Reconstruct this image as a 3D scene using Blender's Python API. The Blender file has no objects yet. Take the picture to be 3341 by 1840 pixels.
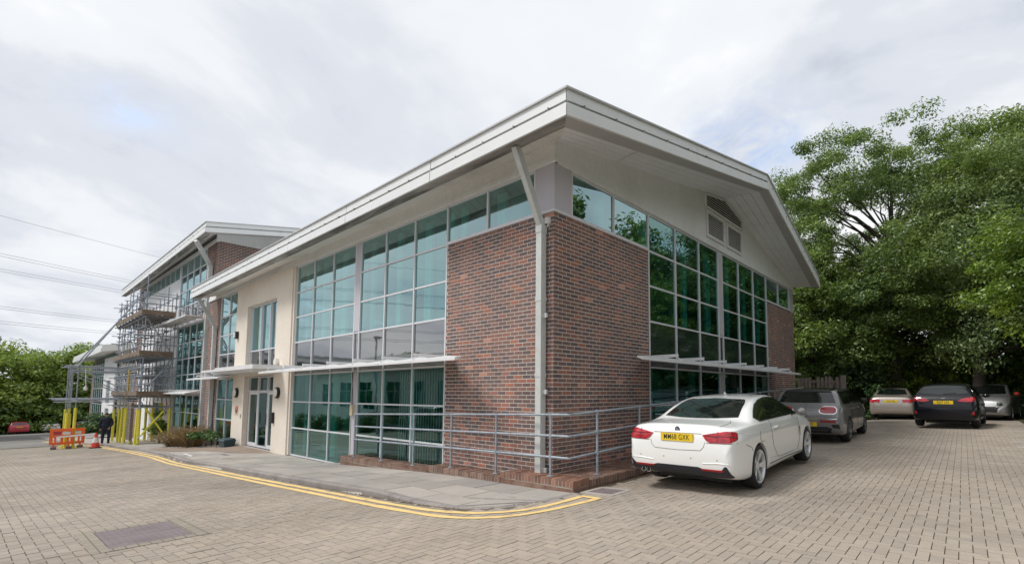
import bpy, bmesh, math, random
import numpy as np
from mathutils import Vector, Matrix
from mathutils.bvhtree import BVHTree
R = math.radians
scene = bpy.context.scene
col = scene.collection
random.seed(7)
rng = np.random.default_rng(7)

# ------------------------------------------------------------------ camera
cam_d = bpy.data.cameras.new('camera'); cam = bpy.data.objects.new('camera', cam_d); col.objects.link(cam)
cam.location = (5.7534, -6.3299, 1.8854)
cam.rotation_euler = (R(90 + 4.47), 0, R(39.724))
cam_d.sensor_width = 36; cam_d.lens = 17.105
cam_d.shift_x = -0.0618; cam_d.shift_y = 0.0708
cam_d.clip_start = 0.05; cam_d.clip_end = 2000
scene.camera = cam

# ------------------------------------------------------------------ sky and sun
SUN_EL, SUN_AZ = R(52), R(215)        # azimuth clockwise from +y: the sun stands behind the camera, to its left
w = bpy.data.worlds.new('World'); scene.world = w; w.use_nodes = True
nt = w.node_tree; nt.nodes.clear(); N = nt.nodes.new; Lk = nt.links.new
out = N('ShaderNodeOutputWorld'); bg = N('ShaderNodeBackground'); bg.inputs['Strength'].default_value = 0.1
sky = N('ShaderNodeTexSky'); sky.sky_type = 'NISHITA'; sky.sun_disc = False
sky.sun_elevation = SUN_EL; sky.sun_rotation = SUN_AZ
sky.air_density = 1.0; sky.dust_density = 1.5; sky.ozone_density = 1.5
tc = N('ShaderNodeTexCoord'); sep = N('ShaderNodeSeparateXYZ'); Lk(tc.outputs['Generated'], sep.inputs[0])
def wmath(op, a, b=None, c=None):
    n = N('ShaderNodeMath'); n.operation = op
    for i, v in enumerate((a, b, c)):
        if v is None: continue
        if isinstance(v, (int, float)): n.inputs[i].default_value = v
        else: Lk(v, n.inputs[i])
    return n.outputs[0]
zz = wmath('ADD', wmath('MAXIMUM', sep.outputs[2], 0.0), 0.22)
cx_ = wmath('DIVIDE', sep.outputs[0], zz); cy_ = wmath('DIVIDE', sep.outputs[1], zz)
comb = N('ShaderNodeCombineXYZ'); Lk(cx_, comb.inputs[0]); Lk(cy_, comb.inputs[1])
def wnoise(scale, detail, rough, off, dist=0.3):
    m = N('ShaderNodeMapping'); m.inputs['Location'].default_value = off; Lk(comb.outputs[0], m.inputs[0])
    n = N('ShaderNodeTexNoise'); n.inputs['Scale'].default_value = scale; n.inputs['Detail'].default_value = detail
    n.inputs['Roughness'].default_value = rough; n.inputs['Distortion'].default_value = dist
    Lk(m.outputs[0], n.inputs['Vector']); return n.outputs['Fac']
def wramp(fac, stops):
    r = N('ShaderNodeValToRGB'); Lk(fac, r.inputs[0]); e = r.color_ramp.elements
    while len(e) < len(stops): e.new(0.5)
    for el, (p, c) in zip(e, stops): el.position = p; el.color = (*c, 1)
    r.color_ramp.interpolation = 'EASE'; return r.outputs[0]
shade = wramp(wnoise(1.3, 7, 0.55, (3.1, 7.7, 0)), [(0.30, (3.3, 3.55, 4.0)), (0.42, (4.15, 4.35, 4.75)), (0.54, (5.0, 5.15, 5.35)), (0.68, (5.7, 5.75, 5.8))])
holes = wramp(wnoise(1.15, 9, 0.62, (11.6, 2.2, 0), 0.5), [(0.0, (0, 0, 0)), (0.62, (0, 0, 0)), (0.74, (0.6, 0.6, 0.6)), (1, (0.7, 0.7, 0.7))])
def wblob(px, py, r):
    dv = N('ShaderNodeVectorMath'); dv.operation = 'DISTANCE'; Lk(comb.outputs[0], dv.inputs[0]); dv.inputs[1].default_value = (px, py, 0)
    return wmath('MAXIMUM', wmath('SUBTRACT', 1.0, wmath('DIVIDE', dv.outputs['Value'], r)), 0.0)
rag = wnoise(5.0, 10, 0.7, (5.5, 1.2, 0), 1.2)      # the two ragged gaps in the cloud cover
blobs = wmath('MAXIMUM', wblob(-0.46, 1.30, 0.34), wmath('MULTIPLY', wblob(-1.48, 0.185, 0.17), 0.8))
ragm = wmath('MINIMUM', wmath('MAXIMUM', wmath('MULTIPLY', wmath('SUBTRACT', rag, 0.40), 4.0), 0.0), 1.0)
blobm = wmath('MULTIPLY', wmath('MINIMUM', wmath('MULTIPLY', wmath('MULTIPLY', blobs, blobs), ragm), 0.5), 1.15)
holes = wmath('MAXIMUM', holes, blobm)
skyb = N('ShaderNodeVectorMath'); skyb.operation = 'SCALE'; skyb.inputs['Scale'].default_value = 1.6; Lk(sky.outputs[0], skyb.inputs[0])
mixc = N('ShaderNodeMixRGB'); Lk(holes, mixc.inputs[0]); Lk(shade, mixc.inputs[1]); Lk(skyb.outputs[0], mixc.inputs[2])
Lk(mixc.outputs[0], bg.inputs[0]); Lk(bg.outputs[0], out.inputs[0])
sun_d = bpy.data.lights.new('sun', 'SUN'); sun = bpy.data.objects.new('sun', sun_d); col.objects.link(sun)
sun_d.energy = 1.5; sun_d.angle = R(15); sun_d.color = (1, 0.965, 0.92)
sdir = Vector((math.sin(SUN_AZ) * math.cos(SUN_EL), math.cos(SUN_AZ) * math.cos(SUN_EL), math.sin(SUN_EL)))
sun.rotation_euler = sdir.to_track_quat('Z', 'Y').to_euler(); sun.location = (0, -20, 30)
vs = scene.view_settings; vs.view_transform = 'Standard'; vs.look = 'None'; vs.exposure = 0.84; vs.gamma = 1; vs.use_curve_mapping = False
scene.cycles.max_bounces = 8; scene.cycles.transparent_max_bounces = 12

# ------------------------------------------------------------------ helpers
def setk(o, label=None, cat=None, group=None, kind=None):
    if label: o['label'] = label
    if cat: o['category'] = cat
    if group: o['group'] = group
    if kind: o['kind'] = kind
    return o
def empty(name, loc=(0, 0, 0), rz=0, parent=None):
    o = bpy.data.objects.new(name, None); col.objects.link(o); o.location = loc; o.rotation_euler = (0, 0, rz)
    o.empty_display_size = 0.2
    if parent: o.parent = parent
    return o
def link(name, me, parent=None, loc=None):
    o = bpy.data.objects.new(name, me); col.objects.link(o)
    if parent: o.parent = parent
    if loc is not None: o.location = loc
    return o
BOXF = [(0, 3, 2, 1), (4, 5, 6, 7), (0, 1, 5, 4), (1, 2, 6, 5), (2, 3, 7, 6), (3, 0, 4, 7)]
class MB:
    """collects boxes, bars and tubes and links them as one mesh object"""
    def __init__(s): s.v = []; s.f = []; s.m = []
    def add(s, vs_, fs_, mi=0):
        b = len(s.v); s.v += [tuple(p) for p in vs_]; s.f += [tuple(b + i for i in f) for f in fs_]; s.m += [mi] * len(fs_); return s
    def box(s, x0, x1, y0, y1, z0, z1, mi=0):
        return s.add([(x0, y0, z0), (x1, y0, z0), (x1, y1, z0), (x0, y1, z0), (x0, y0, z1), (x1, y0, z1), (x1, y1, z1), (x0, y1, z1)], BOXF, mi)
    def hexa(s, p, mi=0): return s.add(p, BOXF, mi)      # bottom loop of 4, top loop of 4
    def quad(s, a, b, c, d, mi=0): return s.add([a, b, c, d], [(0, 1, 2, 3)], mi)
    def bar(s, p, q, wd, ht, mi=0, up=(0, 0, 1)):
        p = Vector(p); q = Vector(q); d = (q - p).normalized(); upv = Vector(up)
        if abs(d.dot(upv)) > 0.98: upv = Vector((1, 0, 0))
        r = d.cross(upv).normalized() * wd / 2; u = r.cross(d).normalized() * ht / 2
        return s.hexa([p - r - u, p + r - u, q + r - u, q - r - u, p - r + u, p + r + u, q + r + u, q - r + u], mi)
    def tube(s, pts, rad, n=8, mi=0, cap=True):
        pts = [Vector(p) for p in pts]; rr = rad if isinstance(rad, (list, tuple)) else [rad] * len(pts)
        b = len(s.v); prev = None
        for i, p in enumerate(pts):
            d = (pts[min(i + 1, len(pts) - 1)] - pts[max(i - 1, 0)]).normalized()
            if prev is None:
                a = Vector((0, 0, 1)) if abs(d.z) < 0.9 else Vector((1, 0, 0)); u = d.cross(a).normalized()
            else: u = (prev - d * prev.dot(d)).normalized()
            prev = u; v = d.cross(u)
            for k in range(n):
                t = 2 * math.pi * k / n; s.v.append(tuple(p + (u * math.cos(t) + v * math.sin(t)) * rr[i]))
        for i in range(len(pts) - 1):
            for k in range(n):
                s.f.append((b + i * n + k, b + i * n + (k + 1) % n, b + (i + 1) * n + (k + 1) % n, b + (i + 1) * n + k)); s.m.append(mi)
        if cap:
            s.f.append(tuple(b + k for k in range(n))[::-1]); s.m.append(mi)
            s.f.append(tuple(b + (len(pts) - 1) * n + k for k in range(n))); s.m.append(mi)
        return s
    def lathe(s, prof, n=24, axis='z', c=(0, 0, 0), mi=0):
        b = len(s.v)
        for (r, h) in prof:
            for k in range(n):
                t = 2 * math.pi * k / n; a, d = r * math.cos(t), r * math.sin(t)
                p = {'z': (a, d, h), 'x': (h, a, d), 'y': (a, h, d)}[axis]
                s.v.append((p[0] + c[0], p[1] + c[1], p[2] + c[2]))
        for i in range(len(prof) - 1):
            for k in range(n):
                s.f.append((b + i * n + k, b + i * n + (k + 1) % n, b + (i + 1) * n + (k + 1) % n, b + (i + 1) * n + k)); s.m.append(mi)
        return s
    def mesh(s, name, mats, smooth=False, fixn=True):
        me = bpy.data.meshes.new(name); me.from_pydata(s.v, [], s.f)
        for m in (mats if isinstance(mats, (list, tuple)) else [mats]): me.materials.append(m)
        if any(s.m): me.polygons.foreach_set('material_index', s.m)
        if fixn:
            bm = bmesh.new(); bm.from_mesh(me); bmesh.ops.recalc_face_normals(bm, faces=bm.faces); bm.to_mesh(me); bm.free()
        if smooth:
            me.polygons.foreach_set('use_smooth', [True] * len(me.polygons))
            if smooth != 'all': me.set_sharp_from_angle(angle=R(smooth if smooth is not True else 40))
        me.update(); return me
    def build(s, name, mats, parent=None, smooth=False, loc=None, fixn=True):
        return link(name, s.mesh(name, mats, smooth, fixn), parent, loc)

def quads_mesh(name, V, mat, nper=4, matidx=None):
    """V: (n, nper, 3) array of separate polygons"""
    n = V.shape[0]; me = bpy.data.meshes.new(name)
    me.vertices.add(n * nper); me.vertices.foreach_set('co', V.reshape(-1).astype(np.float32))
    me.loops.add(n * nper); me.loops.foreach_set('vertex_index', np.arange(n * nper, dtype=np.int32))
    me.polygons.add(n); me.polygons.foreach_set('loop_start', np.arange(n, dtype=np.int32) * nper)
    me.polygons.foreach_set('loop_total', np.full(n, nper, dtype=np.int32))
    me.polygons.foreach_set('use_smooth', np.zeros(n, dtype=bool))
    for m in (mat if isinstance(mat, (list, tuple)) else [mat]): me.materials.append(m)
    if matidx is not None: me.polygons.foreach_set('material_index', matidx.astype(np.int32))
    me.update(calc_edges=True); return me
def frusta_mesh(name, B, T, mat):
    """B, T: (n,4,3) base and top rings; sides and top, one island each"""
    n = B.shape[0]; V = np.concatenate([B, T], axis=1).reshape(-1, 3)
    F = np.array([(0, 1, 5, 4), (1, 2, 6, 5), (2, 3, 7, 6), (3, 0, 4, 7), (4, 5, 6, 7)])
    idx = (F[None] + 8 * np.arange(n)[:, None, None]).reshape(-1)
    me = bpy.data.meshes.new(name); me.vertices.add(n * 8); me.vertices.foreach_set('co', V.reshape(-1).astype(np.float32))
    me.loops.add(n * 20); me.loops.foreach_set('vertex_index', idx.astype(np.int32))
    me.polygons.add(n * 5); me.polygons.foreach_set('loop_start', np.arange(n * 5, dtype=np.int32) * 4)
    me.polygons.foreach_set('loop_total', np.full(n * 5, 4, dtype=np.int32))
    me.polygons.foreach_set('use_smooth', np.zeros(n * 5, dtype=bool)); me.materials.append(mat); me.update(calc_edges=True); return me

# ------------------------------------------------------------------ materials
class NT:
    def __init__(s, name):
        s.mat = bpy.data.materials.new(name); s.mat.use_nodes = True; s.t = s.mat.node_tree; s.t.nodes.clear()
        s.out = s.n('ShaderNodeOutputMaterial'); s.tc = None
    def n(s, ty, **kw):
        nd = s.t.nodes.new(ty)
        for k, v in kw.items(): setattr(nd, k, v)
        return nd
    def l(s, a, b): s.t.links.new(a, b)
    def obj(s):
        if s.tc is None: s.tc = s.n('ShaderNodeTexCoord')
        return s.tc.outputs['Object']
    def noise(s, scale, detail=4, rough=0.5, vec=None, stretch=None, dist=0):
        n = s.n('ShaderNodeTexNoise'); n.inputs['Scale'].default_value = scale; n.inputs['Detail'].default_value = detail
        n.inputs['Roughness'].default_value = rough; n.inputs['Distortion'].default_value = dist; v = vec or s.obj()
        if stretch:
            m = s.n('ShaderNodeMapping'); m.inputs['Scale'].default_value = stretch; s.l(v, m.inputs[0]); v = m.outputs[0]
        s.l(v, n.inputs['Vector']); return n.outputs['Fac']
    def ramp(s, fac, stops, interp='LINEAR'):
        r = s.n('ShaderNodeValToRGB'); s.l(fac, r.inputs[0]); e = r.color_ramp.elements
        while len(e) < len(stops): e.new(0.5)
        for el, (p, c) in zip(e, stops):
            el.position = p; el.color = (*c, 1) if len(c) == 3 else c
        r.color_ramp.interpolation = interp; return r.outputs[0]
    def mix(s, f, a, b, mode='MIX'):
        m = s.n('ShaderNodeMixRGB', blend_type=mode)
        for i, v in enumerate((f, a, b)):
            if isinstance(v, (int, float)): m.inputs[i].default_value = v
            elif isinstance(v, tuple): m.inputs[i].default_value = (*v, 1)
            else: s.l(v, m.inputs[i])
        return m.outputs[0]
    def math(s, op, a, b=0.0):
        m = s.n('ShaderNodeMath', operation=op)
        for i, v in enumerate((a, b)):
            if isinstance(v, (int, float)): m.inputs[i].default_value = v
            else: s.l(v, m.inputs[i])
        return m.outputs[0]
    def rand(s):
        g = s.n('ShaderNodeNewGeometry'); o = s.n('ShaderNodeObjectInfo')
        return s.math('FRACT', s.math('ADD', g.outputs['Random Per Island'], o.outputs['Random']))
    def pbr(s, colr, rough=0.6, metal=0.0, bump=None, bstr=0.2, bdist=0.01, spec=0.5, coat=0, trans=None):
        p = s.n('ShaderNodeBsdfPrincipled'); p.inputs['Roughness'].default_value = rough if isinstance(rough, (int, float)) else 0.5
        if not isinstance(rough, (int, float)): s.l(rough, p.inputs['Roughness'])
        p.inputs['Metallic'].default_value = metal; p.inputs['Specular IOR Level'].default_value = spec
        p.inputs['Coat Weight'].default_value = coat; p.inputs['Coat Roughness'].default_value = 0.03
        if isinstance(colr, tuple): p.inputs['Base Color'].default_value = (*colr, 1)
        else: s.l(colr, p.inputs['Base Color'])
        if bump is not None:
            b = s.n('ShaderNodeBump'); b.inputs['Strength'].default_value = bstr; b.inputs['Distance'].default_value = bdist
            s.l(bump, b.inputs['Height']); s.l(b.outputs[0], p.inputs['Normal'])
        s.l(p.outputs[0], s.out.inputs[0]); s.p = p; return s.mat
def simple(name, c, rough=0.6, metal=0.0, var=0.12, scale=3.0, bump=0.0, bscale=60, spec=0.5, coat=0):
    k = NT(name); f = k.noise(scale, 5, 0.6); v = var
    cc = k.ramp(f, [(0.25, tuple(x * (1 - v) for x in c)), (0.75, tuple(min(1, x * (1 + v)) for x in c))])
    b = k.noise(bscale, 3) if bump else None
    return k.pbr(cc, rough, metal, b, bump, 0.01, spec, coat)

M = {}
def brick_mat(name, far=False):
    k = NT(name); r = k.rand()
    c = k.ramp(r, [(0.0, (0.156, 0.119, 0.120)), (0.16, (0.191, 0.129, 0.122)), (0.38, (0.231, 0.144, 0.127)), (0.60, (0.272, 0.157, 0.131)),
                   (0.78, (0.313, 0.154, 0.125)), (0.86, (0.156, 0.123, 0.128)), (0.94, (0.374, 0.168, 0.120)), (0.985, (0.500, 0.270, 0.207))], 'CONSTANT')
    geo = k.n('ShaderNodeNewGeometry')
    n1 = k.noise(38, 4, 0.7, vec=geo.outputs['Position']); n2 = k.noise(0.7, 3, 0.5, vec=geo.outputs['Position'])
    c = k.mix(1.0, c, k.ramp(n1, [(0.3, (0.72, 0.72, 0.74)), (0.7, (1.25, 1.2, 1.16))]), 'MULTIPLY')
    c = k.mix(1.0, c, k.ramp(n2, [(0.3, (0.86, 0.86, 0.86)), (0.7, (1.12, 1.1, 1.08))]), 'MULTIPLY')
    n3 = k.noise(1.6, 5, 0.6, vec=geo.outputs['Position'], stretch=(1, 1, 0.22)); c = k.mix(1.0, c, k.ramp(n3, [(0.32, (0.84, 0.85, 0.86)), (0.55, (1.0, 1.0, 1.0)), (0.75, (1.16, 1.15, 1.14))]), 'MULTIPLY')
    return k.pbr(c, 0.85, bump=n1, bstr=0.35, bdist=0.004, spec=0.3)
M['brick'] = brick_mat('brick')
def worldpos_mat(name, stops, scale, rough, bscale=80, bstr=0.3, bdist=0.004, fine=None, spec=0.35, island=0.0):
    k = NT(name); geo = k.n('ShaderNodeNewGeometry'); pos = geo.outputs['Position']
    c = k.ramp(k.noise(scale, 5, 0.6, vec=pos), stops)
    n1 = k.noise(bscale, 3, 0.7, vec=pos)
    if name in ('paver', 'concrete_slab', 'distant_paving'):
        c = k.mix(1.0, c, k.ramp(k.noise(0.23, 6, 0.62, vec=pos, dist=0.7), [(0.32, (0.80, 0.80, 0.81)), (0.5, (1, 1, 1)), (0.7, (1.09, 1.08, 1.06))]), 'MULTIPLY')
        c = k.mix(1.0, c, k.ramp(k.noise(2.3, 3, 0.5, vec=pos), [(0.66, (1, 1, 1)), (0.76, (0.80, 0.79, 0.78))]), 'MULTIPLY')
    if fine: c = k.mix(1.0, c, k.ramp(n1, [(0.3, (1 - fine,) * 3), (0.7, (1 + fine,) * 3)]), 'MULTIPLY')
    if island: c = k.mix(1.0, c, k.ramp(k.rand(), [(0.0, (1 - island, 1 - island, 1 - island * 0.8)), (0.35, (1, 1, 1)), (0.7, (1 + island * .4, 1 + island * 0.3, 1 + island * .3)), (1, (1 + island, 1 + island * 0.85, 1 + island * .8))]), 'MULTIPLY')
    return k.pbr(c, rough, bump=n1, bstr=bstr, bdist=bdist, spec=spec)
M['mortar'] = worldpos_mat('mortar', [(0.3, (0.58, 0.525, 0.47)), (0.7, (0.70, 0.645, 0.58))], 1.5, 0.95, fine=0.1)
M['mortar_old'] = worldpos_mat('dirty_mortar', [(0.3, (0.27, 0.235, 0.20)), (0.7, (0.40, 0.36, 0.31))], 3, 0.95, fine=0.2)
M['paver'] = worldpos_mat('paver', [(0.25, (0.295, 0.250, 0.202)), (0.5, (0.352, 0.303, 0.250)), (0.75, (0.400, 0.350, 0.293))], 0.55, 0.9, bscale=140, bstr=0.35, bdist=0.003, fine=0.17, island=0.09)
M['sand'] = worldpos_mat('joint_sand', [(0.3, (0.12, 0.095, 0.068)), (0.7, (0.18, 0.145, 0.11))], 2.0, 1.0, fine=0.2)
M['slab'] = worldpos_mat('concrete_slab', [(0.25, (0.33, 0.305, 0.275)), (0.75, (0.42, 0.392, 0.355))], 1.1, 0.92, bscale=110, fine=0.16, island=0.15)
M['kerb'] = worldpos_mat('kerb_concrete', [(0.25, (0.21, 0.19, 0.18)), (0.75, (0.35, 0.32, 0.30))], 2.0, 0.9, bscale=90, fine=0.2, island=0.08)
M['gravelbound'] = worldpos_mat('resin_gravel', [(0.25, (0.25, 0.19, 0.15)), (0.75, (0.33, 0.26, 0.21))], 2.0, 0.95, bscale=90, fine=0.28)
M['ledge'] = worldpos_mat('engineering_brick', [(0.25, (0.10, 0.065, 0.05)), (0.5, (0.20, 0.12, 0.09)), (0.8, (0.28, 0.22, 0.17))], 4.5, 0.85, bscale=70, fine=0.35, bstr=0.6, bdist=0.006, island=0.25)
M['ledge_new'] = worldpos_mat('clean_engineering_brick', [(0.25, (0.17, 0.085, 0.06)), (0.75, (0.29, 0.165, 0.115))], 4.5, 0.8, bscale=70, fine=0.25, bstr=0.5, bdist=0.005, island=0.3)
k = NT('road_yellow'); geo = k.n('ShaderNodeNewGeometry')
yy = k.ramp(k.noise(5, 6, 0.7, vec=geo.outputs['Position']), [(0.33, (0.45, 0.36, 0.23)), (0.43, (0.80, 0.56, 0.22)), (0.7, (0.88, 0.64, 0.27))]); M['yellow_paint'] = k.pbr(yy, 0.8, bump=k.noise(90, vec=geo.outputs['Position']), bstr=0.3, bdist=0.003)
M['white_paint_road'] = worldpos_mat('road_white', [(0.3, (0.5, 0.49, 0.46)), (0.7, (0.75, 0.74, 0.7))], 6, 0.8, fine=0.1)
M['asphalt'] = worldpos_mat('worn_asphalt', [(0.3, (0.15, 0.142, 0.13)), (0.7, (0.24, 0.23, 0.21))], 0.4, 0.95, bscale=60, fine=0.2)
M['earth'] = worldpos_mat('earth', [(0.3, (0.035, 0.035, 0.02)), (0.7, (0.07, 0.075, 0.03))], 1.2, 1.0, bscale=30, fine=0.4)
M['fascia'] = simple('fascia_metal', (0.76, 0.775, 0.775), 0.42, 0.0, 0.05, 1.1, spec=0.5)
M['roofing'] = simple('roof_sheet', (0.50, 0.51, 0.52), 0.5, 0.0, 0.06, 0.8)
def stained(name, base, stain, scale, lo, hi, rough=0.7, stretch=None, bump=None):
    k = NT(name); f = k.noise(scale, 7, 0.65, stretch=stretch, dist=0.6)
    c = k.ramp(f, [(lo, base), (hi, stain)]); c = k.mix(1.0, c, k.ramp(k.noise(14, 4), [(0.3, (0.95,) * 3), (0.7, (1.04,) * 3)]), 'MULTIPLY')
    return k.pbr(c, rough, bump=k.noise(60), bstr=0.05)
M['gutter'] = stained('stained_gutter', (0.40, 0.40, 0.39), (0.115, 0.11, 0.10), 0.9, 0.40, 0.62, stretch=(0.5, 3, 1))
M['gutter_plain'] = simple('rake_gutter', (0.46, 0.46, 0.455), 0.6, 0, 0.1, 1.0)
M['soffit'] = stained('soffit_board', (0.78, 0.765, 0.73), (0.50, 0.48, 0.44), 0.7, 0.5, 0.78)
M['soffit_gable'] = stained('soffit_panel', (0.80, 0.815, 0.83), (0.69, 0.70, 0.70), 0.5, 0.45, 0.85)
M['cladding'] = stained('cladding', (0.79, 0.80, 0.80), (0.60, 0.60, 0.575), 0.55, 0.52, 0.85, stretch=(1, 1, 0.35))
M['render'] = stained('cream_render', (0.76, 0.69, 0.60), (0.64, 0.57, 0.48), 0.35, 0.5, 0.9, rough=0.9)
M['render_white'] = stained('white_render', (0.78, 0.78, 0.79), (0.5, 0.5, 0.5), 0.4, 0.55, 0.9, rough=0.9)
M['frame'] = simple('window_frame', (0.68, 0.68, 0.715), 0.4, 0.0, 0.03, 1.0)
M['panel'] = simple('grey_panel', (0.52, 0.50, 0.545), 0.4, 0.0, 0.04, 0.6)
M['louvre'] = simple('louvre', (0.74, 0.74, 0.735), 0.5, 0, 0.05)
M['blade'] = simple('sunshade_blade', (0.74, 0.74, 0.745), 0.4, 0.0, 0.08, 2.0)
M['pipe'] = stained('downpipe', (0.55, 0.57, 0.56), (0.40, 0.42, 0.38), 2.5, 0.5, 0.8, rough=0.5)
M['galv'] = stained('galvanised_steel', (0.37, 0.41, 0.46), (0.25, 0.28, 0.32), 5.0, 0.42, 0.7, rough=0.5)
M['galv'].node_tree.nodes['Principled BSDF'].inputs['Metallic'].default_value = 0.35
M['black'] = simple('black_plastic', (0.012, 0.012, 0.013), 0.5)
M['dark'] = simple('dark_interior', (0.03, 0.033, 0.033), 0.9)
M['interior'] = simple('interior_wall', (0.22, 0.25, 0.25), 0.9)
M['ceil'] = simple('interior_ceiling', (0.30, 0.33, 0.33), 0.9)
M['blind'] = simple('fabric_blind', (0.74, 0.80, 0.78), 0.8)
M['blind_grey'] = simple('roller_blind_fabric', (0.30, 0.36, 0.35), 0.8)
def glass_mat(name, tint, refl, base_fac, edge_fac, wav=0.012):
    k = NT(name); geo = k.n('ShaderNodeNewGeometry')
    lw = k.n('ShaderNodeLayerWeight'); lw.inputs[0].default_value = 0.5
    b = k.n('ShaderNodeBump'); b.inputs['Strength'].default_value = 0.12; b.inputs['Distance'].default_value = wav
    k.l(k.noise(1.7, 2, 0.4, vec=geo.outputs['Position']), b.inputs['Height'])
    tr = k.n('ShaderNodeBsdfTransparent'); tr.inputs[0].default_value = (*tint, 1)
    gl = k.n('ShaderNodeBsdfGlossy'); gl.inputs['Color'].default_value = (*refl, 1); gl.inputs['Roughness'].default_value = 0.0
    k.l(b.outputs[0], gl.inputs['Normal'])
    f = k.math('MULTIPLY', lw.outputs['Facing'], lw.outputs['Facing']); f = k.math('ADD', k.math('MULTIPLY', f, edge_fac), base_fac)
    mx = k.n('ShaderNodeMixShader'); k.l(f, mx.inputs[0]); k.l(tr.outputs[0], mx.inputs[1]); k.l(gl.outputs[0], mx.inputs[2])
    k.l(mx.outputs[0], k.out.inputs[0]); return k.mat
M['glass'] = glass_mat('tinted_glass', (0.16, 0.62, 0.57), (0.62, 0.85, 0.87), 0.33, 0.55)
M['glass_side'] = glass_mat('side_glass', (0.12, 0.50, 0.46), (0.42, 0.66, 0.62), 0.26, 0.45)
M['glass_door'] = glass_mat('door_glass', (0.10, 0.34, 0.32), (0.6, 0.8, 0.78), 0.14, 0.35)
M['glass_dark'] = glass_mat('lower_glass', (0.12, 0.42, 0.38), (0.50, 0.80, 0.78), 0.26, 0.45)
M['glass_clear'] = glass_mat('clear_lower_glass', (0.55, 0.90, 0.86), (0.55, 0.80, 0.78), 0.12, 0.30)
k = NT('spandrel_glass'); geo = k.n('ShaderNodeNewGeometry')
M['spandrel'] = k.pbr((0.035, 0.042, 0.045), 0.02, spec=1.0, bump=k.noise(1.7, 2, 0.4, vec=geo.outputs['Position']), bstr=0.12, bdist=0.012)
k.p.inputs['IOR'].default_value = 2.3
k = NT('green_spandrel'); geo = k.n('ShaderNodeNewGeometry')
M['spandrel_green'] = k.pbr((0.018, 0.035, 0.026), 0.04, spec=0.7, bump=k.noise(1.7, 2, 0.4, vec=geo.outputs['Position']), bstr=0.12, bdist=0.012)
M['rubber'] = simple('tyre_rubber', (0.018, 0.018, 0.019), 0.75)
M['rim'] = simple('alloy', (0.66, 0.67, 0.69), 0.25, 0.45, 0.03, coat=0.6)
M['rim_dark'] = simple('dark_alloy', (0.16, 0.165, 0.17), 0.35, 0.7, 0.03)
def paint(name, c, metal=0.0, rough=0.35): 
    m = simple(name, c, rough, metal, 0.01, 1.0, coat=1.0); return m
M['car_white'] = paint('white_car_paint', (0.84, 0.845, 0.83))
M['car_grey'] = paint('grey_car_paint', (0.23, 0.225, 0.225), 0.45)
M['car_gold'] = paint('champagne_car_paint', (0.42, 0.37, 0.33), 0.5)
M['car_black'] = simple('black_car_paint', (0.006, 0.006, 0.011), 0.25, 0, 0.01, 1.0, spec=0.25, coat=0.5)
M['car_red'] = paint('red_car_paint', (0.42, 0.02, 0.04))
M['car_silver'] = paint('silver_car_paint', (0.36, 0.355, 0.36), 0.4)
M['car_glass'] = simple('car_glass', (0.010, 0.014, 0.012), 0.03, 0, 0.0, spec=0.9)
M['gap'] = simple('panel_gap', (0.03, 0.03, 0.03), 0.8)
M['chrome'] = simple('chrome', (0.75, 0.76, 0.78), 0.1, 1.0, 0.0)
k = NT('tail_lamp'); M['lamp_red'] = k.pbr(k.ramp(k.noise(9, 3, 0.5, stretch=(1, 1, 3)), [(0.35, (0.26, 0.004, 0.012)), (0.65, (0.55, 0.015, 0.03))]), 0.12, coat=1.0)
M['lamp_red_dark'] = simple('lamp_divider', (0.10, 0.004, 0.008), 0.15, coat=1)
M['reflector'] = simple('reflector', (0.35, 0.02, 0.02), 0.25)
M['plate'] = simple('number_plate_yellow', (0.80, 0.56, 0.02), 0.45, 0, 0.03)
M['ink'] = simple('plate_lettering', (0.012, 0.012, 0.012), 0.5)
M['orange'] = simple('barrier_plastic', (0.92, 0.16, 0.035), 0.5, 0, 0.1)
M['cone_red'] = simple('cone_red', (0.72, 0.06, 0.05), 0.5)
M['white'] = simple('white_plastic', (0.74, 0.74, 0.72), 0.5, 0, 0.04)
M['foam'] = simple('yellow_foam', (0.74, 0.68, 0.08), 0.7, 0, 0.07)
M['board'] = simple('scaffold_board', (0.20, 0.15, 0.11), 0.85, 0, 0.25, 4)
M['cloth_dark'] = simple('navy_cloth', (0.018, 0.023, 0.05), 0.9)
M['skin'] = simple('skin', (0.42, 0.24, 0.17), 0.6)
M['hair'] = simple('hair', (0.05, 0.035, 0.03), 0.8)
M['fence'] = simple('weathered_timber', (0.215, 0.18, 0.155), 0.9, 0, 0.25, 6)
M['bark'] = simple('bark', (0.055, 0.045, 0.035), 0.95, 0, 0.35, 5, bump=0.6, bscale=18)
M['cover'] = worldpos_mat('cast_iron', [(0.3, (0.165, 0.135, 0.14)), (0.7, (0.225, 0.185, 0.19))], 3, 0.7, bscale=50, fine=0.12)
M['cable'] = simple('cable', (0.10, 0.10, 0.11), 0.6)
M['wire'] = simple('overhead_wire', (0.26, 0.27, 0.29), 0.6)
M['beige'] = simple('beige_box', (0.62, 0.53, 0.35), 0.5)
M['lampglass'] = simple('opal_lamp', (0.72, 0.70, 0.62), 0.3)
M['bluebox'] = simple('blue_green_plastic', (0.03, 0.06, 0.075), 0.5)
M['redsign'] = simple('red_sign', (0.45, 0.04, 0.04), 0.5)
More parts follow.
